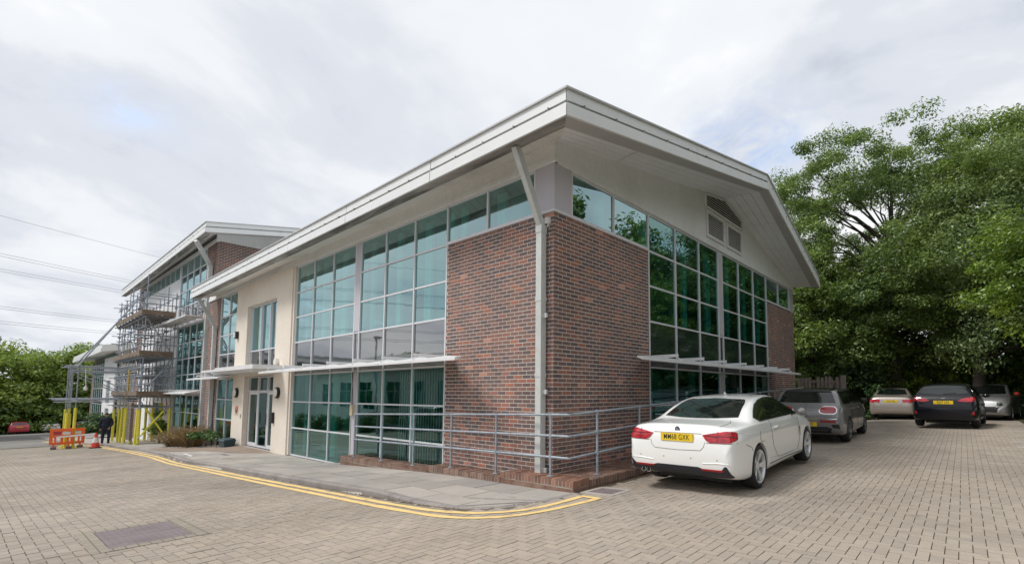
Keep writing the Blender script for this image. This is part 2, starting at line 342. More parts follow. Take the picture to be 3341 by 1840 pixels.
def leaf_mat(name, dark, mid, light, hue_scale=0.35):
    k = NT(name); geo = k.n('ShaderNodeNewGeometry'); r = k.rand()
    c = k.ramp(r, [(0.0, dark), (0.5, mid), (1.0, light)])
    big = k.noise(hue_scale, 2, 0.5, vec=geo.outputs['Position'])
    c = k.mix(1.0, c, k.ramp(big, [(0.3, (0.72, 0.78, 0.85)), (0.7, (1.25, 1.18, 0.9))]), 'MULTIPLY')
    d = k.n('ShaderNodeBsdfDiffuse'); t = k.n('ShaderNodeBsdfTranslucent'); g = k.n('ShaderNodeBsdfGlossy'); g.inputs['Roughness'].default_value = 0.45
    k.l(c, d.inputs[0]); k.l(c, t.inputs[0]); g.inputs[0].default_value = (0.6, 0.65, 0.6, 1)
    m1 = k.n('ShaderNodeMixShader'); m1.inputs[0].default_value = 0.45; k.l(d.outputs[0], m1.inputs[1]); k.l(t.outputs[0], m1.inputs[2])
    m2 = k.n('ShaderNodeMixShader'); m2.inputs[0].default_value = 0.07; k.l(m1.outputs[0], m2.inputs[1]); k.l(g.outputs[0], m2.inputs[2])
    k.l(m2.outputs[0], k.out.inputs[0]); return k.mat
M['leaf_oak'] = leaf_mat('oak_leaf', (0.079, 0.137, 0.037), (0.161, 0.259, 0.056), (0.306, 0.395, 0.092))
M['leaf_ash'] = leaf_mat('ash_leaf', (0.093, 0.153, 0.055), (0.186, 0.271, 0.092), (0.309, 0.388, 0.147))
M['leaf_lime'] = leaf_mat('hornbeam_leaf', (0.094, 0.172, 0.019), (0.203, 0.312, 0.035), (0.328, 0.437, 0.055))
M['leaf_dark'] = leaf_mat('undergrowth_leaf', (0.062, 0.109, 0.037), (0.126, 0.217, 0.053), (0.314, 0.429, 0.078))
M['leaf_bank'] = leaf_mat('bank_leaf', (0.099, 0.17, 0.03), (0.209, 0.309, 0.053), (0.381, 0.457, 0.083), 0.12)
M['leaf_shrub'] = leaf_mat('shrub_leaf', (0.028, 0.07, 0.021), (0.07, 0.147, 0.042), (0.168, 0.266, 0.07))
M['grass_dry'] = leaf_mat('dry_grass', (0.16, 0.10, 0.045), (0.27, 0.18, 0.09), (0.38, 0.27, 0.15), 2)

# ------------------------------------------------------------------ ground shape
def ss(t):
    t = np.clip(t, 0, 1); return t * t * (3 - 2 * t)
GY = [-3, 0, 1, 4, 8, 12, 14, 16, 21, 30, 90]; GZ = [0, 0, .02, .10, .14, .22, .27, .27, .24, .25, .3]
def gz(x, y):
    x = np.asarray(x, float); y = np.asarray(y, float)
    b = np.where(x < 2, .39 + .041 * (x - 2), .39 + .02 * (np.minimum(x, 12) - 2))
    b = np.maximum(b, -4.2)
    g = (np.interp(y - .7, GY, GZ) + np.interp(y, GY, GZ) + np.interp(y + .7, GY, GZ)) / 3
    return b + g * ss((x + .5) / 3)
def gf(x, y): return float(gz(x, y))
C0 = np.array([5.7534, -6.3299, 1.8854]); _y, _p = R(39.724), R(4.47)
CF = np.array([-math.sin(_y) * math.cos(_p), math.cos(_y) * math.cos(_p), math.sin(_p)]); CR = np.array([math.cos(_y), math.sin(_y), 0]); CU = np.cross(CR, CF)
def dist_in_view(P, margin=40):
    """depth along the view for points inside the photograph's frame (else inf): used only to skip pieces nobody can see"""
    d = P - C0; z = d @ CF; zs = np.where(z > .1, z, .1)
    px = 1876.9 + 1587.4 * (d @ CR) / zs; py = 1156.6 - 1587.4 * (d @ CU) / zs
    ok = (z > .1) & (px > -margin) & (px < 3341 + margin) & (py > -margin) & (py < 1840 + margin)
    return np.where(ok, z, np.inf)
# ================================================================== ground, road, pavement
KX = [-60, -45, -36, -30, -22, -17, -13, -10, -6, -3, -1.5, -.5, .15, .58, .82, .92, .95]
KY = [-3.2, -3.2, -2.7, -2.2, -2.1, -2.12, -2.4, -2.36, -2.35, -2.3, -2.25, -2.22, -2.15, -1.95, -1.6, -1.1, -.45]
KERB = [(.95, -.45), (.92, -1.1), (.82, -1.6), (.58, -1.95), (.15, -2.15), (-.5, -2.22), (-1.5, -2.25), (-3, -2.3), (-6, -2.35), (-10, -2.36), (-13, -2.4), (-17, -2.12), (-22, -2.1), (-30, -2.2), (-36, -2.7), (-45, -3.2), (-60, -3.2)]
def yk(x): return np.interp(x, KX, KY)
def kerb_off(x): return 0.09 * ss((-.1 - np.asarray(x, float)) / 2.0)
FBX = [-60, -30, -21.5, -17, -15.9, -9, -7, -3, 0, 1.2]; FBZ = [gf(-60, -1) + .09, gf(-30, -1) + .09, -.46, -.2, -.11, -.125, .04, .25, .31, .345]
def pz(x, y):
    x = np.asarray(x, float); y = np.asarray(y, float); k_ = yk(x); t = np.clip((y - k_) / np.maximum(.1, -.1 - k_), 0, 1)
    return (gz(x, k_) + kerb_off(x)) * (1 - t) + np.interp(x, FBX, FBZ) * t
def grid_sheet(name, xs, ys, zf, mat, parent=None, keep=None):
    X, Y = np.meshgrid(xs, ys, indexing='ij'); Z = zf(X, Y); nx, ny = X.shape
    V = np.stack([X, Y, Z], -1).reshape(-1, 3); f = []
    for i in range(nx - 1):
        for j in range(ny - 1):
            if keep is None or keep((xs[i] + xs[i + 1]) / 2, (ys[j] + ys[j + 1]) / 2):
                f.append((i * ny + j, (i + 1) * ny + j, (i + 1) * ny + j + 1, i * ny + j + 1))
    me = bpy.data.meshes.new(name); me.from_pydata(V.tolist(), [], f); me.materials.append(mat)
    me.polygons.foreach_set('use_smooth', [True] * len(f)); me.update(); return link(name, me, parent)
far_x = np.concatenate([np.linspace(-600, -70, 12), np.arange(-65, 30, 2.5), np.linspace(32, 600, 12)])
far_y = np.concatenate([np.linspace(-600, -60, 10), np.arange(-55, 60, 2.5), np.linspace(62, 600, 12)])
setk(grid_sheet('ground', far_x, far_y, lambda x, y: gz(x, y) - .30, M['earth']), kind='structure')
nx_ = np.concatenate([np.arange(-36.5, -20, 1.5), np.arange(-20, 15.01, .3)]); ny_ = np.concatenate([np.arange(-15, -8, 1), np.arange(-8, 17, .3), np.arange(17, 27.1, 1)])
road = setk(grid_sheet('paved_road', nx_, ny_, lambda x, y: gz(x, y) - .014, M['sand'], keep=lambda x, y: x > -34 and not (x < .45 and y > yk(x) + .45)), kind='structure')
setk(grid_sheet('far_road', np.arange(-118.5, -33.0, 1.5), np.arange(-22, 40, 1.0), lambda x, y: gz(x, y) + .004, M['asphalt'], keep=lambda x, y: y < 0 or x < -40), kind='structure')
# far paving beyond the pieces one can tell apart keeps the paver colour
k = NT('distant_paving'); geo = k.n('ShaderNodeNewGeometry'); pos = geo.outputs['Position']
c = k.ramp(k.noise(.55, 5, .6, vec=pos), [(.25, (.255, .222, .18)), (.75, (.345, .306, .252))])
bt = k.n('ShaderNodeTexBrick'); bt.inputs['Scale'].default_value = 1; bt.inputs['Brick Width'].default_value = .2; bt.inputs['Row Height'].default_value = .1
bt.inputs['Mortar Size'].default_value = .006; bt.inputs['Color1'].default_value = (1, 1, 1, 1); bt.inputs['Color2'].default_value = (.93, .93, .92, 1); bt.inputs['Mortar'].default_value = (.5, .45, .4, 1)
mp = k.n('ShaderNodeMapping'); mp.inputs['Rotation'].default_value = (0, 0, 0); k.l(pos, mp.inputs[0]); k.l(mp.outputs[0], bt.inputs['Vector'])
M['far_paving'] = k.pbr(k.mix(1.0, c, bt.outputs['Color'], 'MULTIPLY'), .9, bump=k.noise(120, 3, .7, vec=pos), bstr=.3, bdist=.003)
# --- individual pavers, 90 degree herringbone, 200 x 100 mm
MH = (-2.52, -1.36, -5.42, -4.72)       # the double cover in the road
U = .1
ii, jj = np.meshgrid(np.arange(-330, 140), np.arange(-130, 262), indexing='ij'); ii = ii.ravel(); jj = jj.ravel(); cl = (ii + jj) % 4
hz_ = cl == 0; vt_ = cl == 2
x0 = np.concatenate([ii[hz_], ii[vt_]]) * U; y0 = np.concatenate([jj[hz_], jj[vt_]]) * U
wx = np.concatenate([np.full(hz_.sum(), 2 * U), np.full(vt_.sum(), U)]); wy = np.concatenate([np.full(hz_.sum(), U), np.full(vt_.sum(), 2 * U)])
ang = R(1.2); ca, sa = math.cos(ang), math.sin(ang)
def rotp(x, y): return 2 + (x - 2) * ca - (y + 4) * sa, -4 + (x - 2) * sa + (y + 4) * ca
cxp, cyp = rotp(x0 + wx / 2, y0 + wy / 2)
Pc = np.stack([cxp, cyp, gz(cxp, cyp)], -1); D = dist_in_view(Pc); DW = dist_in_view(Pc, 1300); near = np.hypot(cxp - C0[0], cyp - C0[1])
okp = ((D < 21) | (DW < 13) | (near < 5.5)) & ~((cxp < 1.0) & (cyp > yk(cxp) - .11)) & ~((cxp < .86) & (cyp > -.5)) & ~((cxp > MH[0] - .05) & (cxp < MH[1] + .05) & (cyp > MH[2] - .05) & (cyp < MH[3] + .05))
okp &= (cxp < 6.9) | (cyp < 1.9)
x0, y0, wx, wy, D = x0[okp], y0[okp], wx[okp], wy[okp], D[okp]
n = len(x0); jit = rng.normal(0, .0012, (n, 1)); tilt = rng.normal(0, .0004, (n, 4))
def ring(inset, dz):
    xs = np.stack([x0 + inset, x0 + wx - inset, x0 + wx - inset, x0 + inset], -1); ys = np.stack([y0 + inset, y0 + inset, y0 + wy - inset, y0 + wy - inset], -1)
    xr, yr = rotp(xs, ys); return np.stack([xr, yr, gz(xr, yr) + dz + jit + tilt], -1)
Bq, Tq = ring(.002, -.022), ring(.0042, 0.0)
order = np.argsort(D); first, rest = order[:300], order[300:]
me = frusta_mesh('pavers', Bq[rest], Tq[rest], M['paver']); pv = link('pavers', me, road); setk(pv, kind='stuff')
for i in first:
    c_ = Tq[i].mean(0); me = frusta_mesh('paver', (Bq[i] - c_)[None], (Tq[i] - c_)[None], M['paver']); link('paver', me, road, tuple(c_))
# beyond the counted pavers a plain sheet carries on
def far_keep(x, y):
    P_ = np.array([[x, y, gf(x, y)]]); d = dist_in_view(P_, 40)[0]; dw = dist_in_view(P_, 1300)[0]; nr = math.hypot(x - C0[0], y - C0[1])
    return (d > 20.2) and (dw > 12.6) and (nr > 5.2) and not (x < 1 and y > yk(x) - .2) and x > -34 and not (x > 7 and y > 2.2)
setk(grid_sheet('distant_paving', np.arange(-34, 15.0, .35), np.concatenate([np.arange(-15, 0, .35), np.arange(0, 26, .35)]), lambda x, y: gz(x, y) + .001, M['far_paving'], keep=far_keep), kind='structure')
# --- painted markings
def strip(name, pts, wd, dz, mat, parent=None, zf=gz, seg=.25, jitter=0.006):
    P = [np.array(pts[0], float)]
    for a, b in zip(pts[:-1], pts[1:]):
        a = np.array(a, float); b = np.array(b, float); m = max(1, int(np.linalg.norm(b - a) / seg))
        for i in range(1, m + 1): P.append(a + (b - a) * i / m)
    P = np.array(P)
    for _ in range(2): P[1:-1] = (P[:-2] + 2 * P[1:-1] + P[2:]) / 4
    T = np.gradient(P, axis=0); T /= np.linalg.norm(T, axis=1)[:, None]; Nn = np.stack([-T[:, 1], T[:, 0]], -1)
    a = P + Nn * (wd / 2 + rng.normal(0, jitter, (len(P), 1))); b = P - Nn * (wd / 2 + rng.normal(0, jitter, (len(P), 1)))
    v = [(p[0], p[1], float(zf(p[0], p[1])) + dz) for p in a] + [(p[0], p[1], float(zf(p[0], p[1])) + dz) for p in b]; m = len(P)
    f = [(i, i + 1, m + i + 1, m + i) for i in range(m - 1)]
    me = bpy.data.meshes.new(name); me.from_pydata(v, [], f); me.materials.append(mat); me.update(); return link(name, me, parent)
INN = [(1.14, -.63), (1.17, -1.42), (1.06, -1.98), (.69, -2.3), (.25, -2.42), (-1.14, -2.5), (-3.2, -2.52), (-6, -2.56), (-10, -2.57), (-13, -2.58), (-17, -2.34), (-22, -2.3), (-30, -2.4), (-36, -2.9), (-45, -3.5)]
OUT = [(1.45, -.66), (1.4, -1.42), (1.27, -2.05), (.93, -2.43), (.45, -2.6), (-.9, -2.68), (-3, -2.7), (-6, -2.74), (-10, -2.75), (-13, -2.76), (-17, -2.53), (-22, -2.49), (-30, -2.59), (-36, -3.1), (-45, -3.7)]
strip('yellow_line', INN, .105, .006, M['yellow_paint'], road); strip('yellow_line', OUT, .105, .006, M['yellow_paint'], road)
strip('yellow_line', [(1.13, -.62), (1.50, -.655)], .10, .010, M['yellow_paint'], road)
# gutter course of pavers laid along the kerb
gut = np.array([(p[0], p[1]) for p in INN]); 
strip('channel_course', [(x + 0, y + .085) for x, y in INN[4:]], .10, .002, M['far_paving'], road, jitter=0)
for (x, y) in [(6.55, 8.9), (6.5, 10.1), (6.5, 11.6), (6.45, 13.4), (6.4, 15.5), (6.35, 17.7)]:
    strip('bay_marking', [(x - .22, y), (x + .45, y + .05)], .10, .006, M['white_paint_road'], road)
strip('yellow_line', [(-45, -6.0), (-36, -6.0), (-27, -6.05)], .085, .006, M['yellow_paint'], road); strip('yellow_line', [(-45, -6.25), (-36, -6.25), (-27, -6.3)], .085, .006, M['yellow_paint'], road)
# --- pavement: base sheet, slabs, kerb stones
pav = setk(grid_sheet('pavement', np.concatenate([np.arange(-60, -22, 1.0), np.arange(-22, .96, .19)]), np.linspace(-3.2, .2, 40), lambda x, y: np.where(y < yk(x) + .03, gz(x, y) - .06, pz(x, y) - .012), M["slab"]), kind='structure')
slab_list = []
rows_y = [-.42 - .6 * i for i in range(6)]
for r, ytop in enumerate(rows_y):
    x = .93 - (.45 if r % 2 else 0) - .9; xe = .93
    while xe > -24:
        xa = max(x, -24); yb = ytop - .6
        if min(yk(xa), yk(xe)) + .13 < ytop - .02:
            slab_list.append((xa, xe, yb, ytop))
        xe = x; x = x - .9
def pave_piece(xa, xb, ya, yb, g=.006, clampk=True):
    def pt(x, y, dz):
        if clampk: y = max(y, float(yk(min(x, .9))) + .13)
        return (x, y, float(pz(x, y)) + dz)
    e = .010; return [pt(xa + g, ya + g, -.05), pt(xb - g, ya + g, -.05), pt(xb - g, yb - g, -.05), pt(xa + g, yb - g, -.05)], [pt(xa + e, ya + e, 0), pt(xb - e, ya + e, 0), pt(xb - e, yb - e, 0), pt(xa + e, yb - e, 0)]
for s_ in slab_list:
    if -7.1 < s_[0] < .9 and s_[3] > -.4: continue
    B_, T_ = pave_piece(*s_); B_ = np.array(B_); T_ = np.array(T_); dz = rng.normal(0, .0015); B_[:, 2] += dz; T_[:, 2] += dz; c_ = T_.mean(0)
    link('paving_slab', frusta_mesh('paving_slab', (B_ - c_)[None], (T_ - c_)[None], M['slab']), pav, tuple(c_))
for xs_ in np.arange(-24, -7.1, .6):        # slabs in front of the glazing
    B_, T_ = pave_piece(xs_, xs_ + .6, -.42, .0, clampk=False); B_ = np.array(B_); T_ = np.array(T_); c_ = T_.mean(0)
    link('paving_slab', frusta_mesh('paving_slab', (B_ - c_)[None], (T_ - c_)[None], M['slab']), pav, tuple(c_))
# resample kerb into stones
def resample(pts, L):
    P = np.array(pts, float); d = np.r_[0, np.cumsum(np.linalg.norm(np.diff(P, axis=0), axis=1))]
    s = np.arange(0, d[-1], L); return np.stack([np.interp(s, d, P[:, 0]), np.interp(s, d, P[:, 1])], -1)
fine = resample(KERB, .1)
for _ in range(6): fine[1:-1] = (fine[:-2] + 2 * fine[1:-1] + fine[2:]) / 4
dd = np.r_[0, np.cumsum(np.linalg.norm(np.diff(fine, axis=0), axis=1))]
def kpt(s): return np.array([np.interp(s, dd, fine[:, 0]), np.interp(s, dd, fine[:, 1])])
s = 0
while s < min(dd[-1], 52):
    L = .3 if s < 3.3 else .9; L = min(L, dd[-1] - s); m = 3; mb = MB(); pr = []
    for i in range(m + 1):
        q = s + .004 + (L - .008) * i / m; p = kpt(q); t = kpt(q + .05) - kpt(q - .05); t /= np.linalg.norm(t); nn = np.array([-t[1], t[0]])
        if nn @ (np.array([-3, 0]) - p) < 0: nn = -nn                                # into the pavement
        zt = gf(*p) + float(kerb_off(p[0])); zr = gf(*p)
        ring_ = [(p, zr - .03), (p, zt - .028), (p + nn * .012, zt - .006), (p + nn * .03, zt), (p + nn * .125, zt), (p + nn * .125, zr - .03)]
        pr.append([(a[0], a[1], z_) for a, z_ in ring_])
    b0 = 0; mb.v = [v for r_ in pr for v in r_]; nr = 6
    for i in range(m):
        for k_ in range(nr): mb.f.append((i * nr + k_, i * nr + (k_ + 1) % nr, (i + 1) * nr + (k_ + 1) % nr, (i + 1) * nr + k_)); mb.m.append(0)
    mb.f += [tuple(range(nr)), tuple(m * nr + k_ for k_ in range(nr))]; mb.m += [0, 0]
    mb.build('kerb_stone', M['kerb'], pav); s += L
# brown resin-bound gravel apron in front of the doors
def poly_sheet(name, poly, zf, dz, mat, parent=None, cuts=10):
    bm = bmesh.new(); bm.faces.new([bm.verts.new((x, y, 0)) for x, y in poly]); bmesh.ops.triangulate(bm, faces=bm.faces)
    for _ in range(4): bmesh.ops.subdivide_edges(bm, edges=[e for e in bm.edges if e.calc_length() > .35], cuts=1, use_grid_fill=False); bmesh.ops.triangulate(bm, faces=bm.faces)
    for v in bm.verts: v.co.z = float(zf(v.co.x, v.co.y)) + dz
    me = bpy.data.meshes.new(name); bm.to_mesh(me); bm.free(); me.materials.append(mat); return link(name, me, parent)
poly_sheet('gravel_apron', [(-12.5, -.12), (-16.0, -.12), (-16.2, -.5), (-19.4, -.95), (-21.6, -1.85), (-18.6, -1.95), (-16.0, -1.35), (-13.4, -.85)], pz, .006, M['gravelbound'], pav)
# --- covers set in the road
def cover(name, label, x0_, x1_, y0_, y1_, nplates, zf=gz, g='access covers'):
    t = setk(empty(name, ((x0_ + x1_) / 2, (y0_ + y1_) / 2, float(zf((x0_ + x1_) / 2, (y0_ + y1_) / 2)))), label, 'access cover', g)
    o = t.location; f = MB()
    def zz_(x, y): return float(zf(x, y)) - o.z
    def pl(mb, a, b, c_, d, dz): mb.hexa([(x - o.x, y - o.y, zz_(x, y) - .03) for x, y in ((a, c_), (b, c_), (b, d), (a, d))] + [(x - o.x, y - o.y, zz_(x, y) + dz) for x, y in ((a, c_), (b, c_), (b, d), (a, d))])
    bw = .15 if nplates == 2 else .085
    for q in ((x0_ - bw, x1_ + bw, y0_ - bw, y0_ - .003), (x0_ - bw, x1_ + bw, y1_ + .003, y1_ + bw), (x0_ - bw, x0_ - .003, y0_, y1_), (x1_ + .003, x1_ + bw, y0_, y1_)): pl(f, *q, .005)
    f.build('concrete_surround', M['far_paving'] if nplates == 2 else M['slab'], t)
    for i in range(nplates):
        a = x0_ + (x1_ - x0_) * i / nplates + .005; b = x0_ + (x1_ - x0_) * (i + 1) / nplates - .005; mb = MB(); pl(mb, a, b, y0_ + .005, y1_ - .005, .0045)
        nxr = int((b - a) / .055); nyr = int((y1_ - y0_) / .055)
        for u_ in range(1, nxr):
            for v_ in range(1, nyr):
                X = a + (b - a) * u_ / nxr; Y = y0_ + (y1_ - y0_) * v_ / nyr; zb = zz_(X, Y) + .0045; q = .018 if (u_ + v_) % 2 else .006; r_ = .024 - q
                mb.hexa([(X - o.x - q, Y - o.y - r_, zb - .001), (X - o.x + q, Y - o.y - r_, zb - .001), (X - o.x + q, Y - o.y + r_, zb - .001), (X - o.x - q, Y - o.y + r_, zb - .001)] + [(X - o.x - q * .7, Y - o.y - r_ * .7, zb + .0016), (X - o.x + q * .7, Y - o.y - r_ * .7, zb + .0016), (X - o.x + q * .7, Y - o.y + r_ * .7, zb + .0016), (X - o.x - q * .7, Y - o.y + r_ * .7, zb + .0016)])
        mb.build('cover_plate', M['cover'], t)
    return t
cover('manhole_cover', 'large reddish grey double cover set in the block paving of the road', MH[0], MH[1], MH[2], MH[3], 2)
cover('drain_cover', 'small rusty drain cover beside the brick ledge behind the white car', .98, 1.42, -.28, .1, 1)
cover('drain_cover', 'narrow slot cover in the pavement in front of the cream entrance wall', -13.6, -13.0, -1.35, -1.2, 1, pz)

# --- brick ledge with the galvanised railing
ledge = setk(empty('brick_ledge', (0, 0, 0)), 'stepped brick-on-edge ledge along the foot of the corner wall under the railing', 'brick ledge')
def ledge_run(a, b, fixed, axis, z, mat, depth_rows, side):
    nb = int(round((b - a) / .0765)); st = (b - a) / nb
    for i in range(nb):
        for (d0, d1) in depth_rows:
            u0, u1 = a + i * st + .0055, a + (i + 1) * st - .0055; z1 = z(a + i * st) + rng.normal(0, .003); e = .006; h = .115
            if axis == 'x': q = lambda u, d, zz__: (u, d, zz__)
            else: q = lambda u, d, zz__: (d, u, zz__)
            P8 = [q(u0, d0 + .004, z1 - h), q(u1, d0 + .004, z1 - h), q(u1, d1 - .004, z1 - h), q(u0, d1 - .004, z1 - h), q(u0, d0 + .004, z1 - e), q(u1, d0 + .004, z1 - e), q(u1, d1 - .004, z1 - e), q(u0, d1 - .004, z1 - e)]
            T4 = [q(u0 + e, d0 + .004 + e, z1), q(u1 - e, d0 + .004 + e, z1), q(u1 - e, d1 - .004 - e, z1), q(u0 + e, d1 - .004 - e, z1)]
            mb = MB(); mb.add(P8 + T4, [(0, 1, 5, 4), (1, 2, 6, 5), (2, 3, 7, 6), (3, 0, 4, 7), (4, 5, 9, 8), (5, 6, 10, 9), (6, 7, 11, 10), (7, 4, 8, 11), (8, 9, 10, 11)])
            yield mb
segs = [(-7.05, -3.12, .262, 'ledge'), (-3.12, -.9, .385, 'ledge'), (-.9, .8, .497, 'ledge_new')]
rest_ = MB(); core = MB(); bed = MB()
for a, b, z, m_ in segs:
    for i, mb in enumerate(ledge_run(a, b, 0, 'x', lambda u, z=z, a=a: z + .012 * (u - a), M[m_], [(-.42, -.2)], 0)): mb.build('brick', M[m_], ledge)
    for mb in ledge_run(a, b, 0, 'x', lambda u, z=z, a=a: z + .012 * (u - a), M[m_], [(-.2, .0)], 0): rest_.add(mb.v, mb.f, 0 if m_ == 'ledge' else 1)
    core.box(a + .006, b - .006, -.414, -.001, -.15, z - .118); bed.box(a + .004, b - .014, -.4155, -.001, z - .117, z - .004)
for i, mb in enumerate(ledge_run(.004, 3.6, 0, 'y', lambda u: .478 + .006 * u, M['ledge'], [(.58, .8)], 0)): mb.build('brick', M['ledge'], ledge)
for mb in ledge_run(3.6, 13.5, 0, 'y', lambda u: .478 + .012 * u, M['ledge'], [(.58, .8)], 0): rest_.add(mb.v, mb.f, 0)
for mb in ledge_run(0.0, 13.5, 0, 'y', lambda u: .476 + .012 * u, M['ledge'], [(.30, .58), (.02, .30)], 0): rest_.add(mb.v, mb.f, 0)
for i in range(9): core.box(.01, .788, .008 + 1.5 * i, 1.508 + 1.5 * i, -.1, .365 + .010 * 1.52 * i); bed.box(.011, .7955, .01 + 1.5 * i, 1.51 + 1.5 * i, .366 + .010 * 1.52 * i, .474 + .010 * 1.52 * i)
o = rest_.build('ledge_brickwork', [M['ledge'], M['ledge_new']], ledge); setk(o, kind='stuff'); core.build('ledge_core', M['ledge'], ledge); setk(bed.build('mortar_bed', M['mortar_old'], ledge), kind='stuff')
rail = setk(empty('railing', (0, 0, 0)), 'galvanised steel tube railing with three rails running round the brick corner', 'railing')
rl, rx = -.3, .62
def rz_l(x, k_): return {0: 1.53, 1: 1.18, 2: .83}[k_] + (x - rx) * {0: .0262, 1: .0205, 2: .0175}[k_]
def rz_r(y, k_): return {0: 1.53, 1: 1.18, 2: .83}[k_] + (y + .3) * {0: .0405, 1: .040, 2: .039}[k_]
for k_ in range(3):
    mb = MB(); mb.tube([(-6.58, rl, rz_l(-6.58, k_)), (rx - .03, rl, rz_l(rx, k_)), (rx, rl + .03, rz_r(rl, k_)), (rx, 13.3, rz_r(13.3, k_))], .0215, 10); mb.build('rail', M['galv'], rail, True)
def ledge_top(x):
    for a, b, z, _ in segs:
        if a <= x <= b: return z + .012 * (x - a)
    return .27
def post(x, y, zb, z0s):
    mb = MB(); mb.tube([(x, y, zb), (x, y, z0s[0])], .022, 10)
    for z_ in z0s: mb.tube([(x, y, z_ - .035), (x, y, z_ + .032)], .029, 10)
    mb.lathe([(.055, zb + .001), (.055, zb + .012), (.03, zb + .02)], 14, c=(x, y, 0)); mb.build('post', M['galv'], rail, True)
for x in (-6.56, -5.22, -3.87, -2.51, -1.15, .21): post(x, rl, ledge_top(x), [rz_l(x, k_) for k_ in range(3)])
for y in (.44, 1.80, 3.16, 4.52, 5.88, 7.24, 8.60, 9.96, 11.32, 12.68): post(rx, y, .478 + .012 * y, [rz_r(y, k_) for k_ in range(3)])

# ================================================================== buildings
class Fac:
    """a facade plane: u runs along it, d points outwards"""
    def __init__(s, kind, c): s.k = kind; s.c = c
    def p(s, u, d, z): return (u, s.c - d, z) if s.k == 'L' else (s.c + d, u, z)
    def hexa(s, mb, u0, u1, d0, d1, z0, z1, mi=0):
        mb.hexa([s.p(u0, d0, z0), s.p(u1, d0, z0), s.p(u1, d1, z0), s.p(u0, d1, z0), s.p(u0, d0, z1), s.p(u1, d0, z1), s.p(u1, d1, z1), s.p(u0, d1, z1)], mi); return mb
def curtain(parent, F, us, zs, glassf, dg=-.022, fw=.040, dep=.014, name='curtain_wall', skip=()):
    """mullions at us, transoms at zs (descending); glassf(i, j) -> material or None for pane column i, row j"""
    cwp = empty(name, (0, 0, 0), parent=parent)
    for u in us:
        if u in skip: continue
        F.hexa(MB(), u - fw / 2, u + fw / 2, dg - .03, dep, zs[-1] - fw / 2, zs[0] + fw / 2).build('mullion', M['frame'], cwp)
    for j, z in enumerate(zs):
        for i in range(len(us) - 1):
            F.hexa(MB(), us[i] + fw / 2, us[i + 1] - fw / 2, dg - .03, dep - .012, z - fw / 2, z + fw / 2).build('transom', M['frame'], cwp)
    for j in range(len(zs) - 1):
        for i in range(len(us) - 1):
            m_ = glassf(i, j)
            if m_ is None: continue
            a, b = us[i] + fw / 2, us[i + 1] - fw / 2; z1, z0 = zs[j] - fw / 2, zs[j + 1] + fw / 2
            t = rng.normal(0, .0016, 2)
            mb = MB(); mb.quad(F.p(a, dg + t[0], z0), F.p(b, dg - t[0], z0), F.p(b, dg - t[0] + t[1], z1), F.p(a, dg + t[0] + t[1], z1)); mb.build('glass_pane', m_, cwp, fixn=False)
    return cwp
def brick_panels(parent, panels, n_single, key):
    """panels: (F, u0, u1, z0, z1, phase, corner) in stretcher bond, each brick 3 mm proud of the mortar"""
    Bs, Ts, Cn = [], [], []; walls = []
    for F, u0, u1, z0, z1, ph, zph in panels:
        walls.append(F.hexa(MB(), u0 - (.0 if u0 > .01 or u0 < -.01 else -.012), u1 - (.012 if abs(u1) < .01 else 0), -.10, -.0012, z0, z1).build('brick_wall', M['mortar'], parent))
        nz = int((z1 - z0) / .075 + 1e-6); zt = z1
        for r in range(nz + 1):
            za = zt - (r + 1) * .075 + .0062; zb = zt - r * .075 - .0062
            if za < z0: continue
            off = (.1125 if (r + zph) % 2 else 0) + ph; kk = math.floor((u0 - off) / .225)
            while off + kk * .225 < u1:
                a = off + kk * .225 + .0062; b = min(off + (kk + 1) * .225 - .0062, u1); kk += 1
                a = max(a, u0)
                if b - a < .03: continue
                j = rng.normal(0, .0008); e = .0035; d1 = .003 + abs(j)
                Cn.append(len(walls) - 1); Bs.append([F.p(a, -.005, za), F.p(b, -.005, za), F.p(b, -.005, zb), F.p(a, -.005, zb)])
                Ts.append([F.p(a + e * .6, d1, za + e * .6), F.p(b - e * .6, d1, za + e * .6), F.p(b - e * .6, d1, zb - e * .6), F.p(a + e * .6, d1, zb - e * .6)])
    Bs = np.array(Bs); Ts = np.array(Ts); cen = Ts.mean(1)
    dv = dist_in_view(cen, 0); dv = np.where(np.isfinite(dv), np.linalg.norm(cen - C0, axis=1), 1e9); order = np.argsort(dv)
    a, b = order[:n_single], order[n_single:]; Cn = np.array(Cn)
    for w_i, wall in enumerate(walls):
        q = b[Cn[b] == w_i]
        if len(q): setk(link('brickwork', frusta_mesh('brickwork', Bs[q], Ts[q], M['brick']), wall), kind='stuff')
    for i in a:
        c_ = cen[i]; link('brick', frusta_mesh('brick', (Bs[i] - c_)[None], (Ts[i] - c_)[None], M['brick']), walls[Cn[i]], tuple(c_))
    return walls
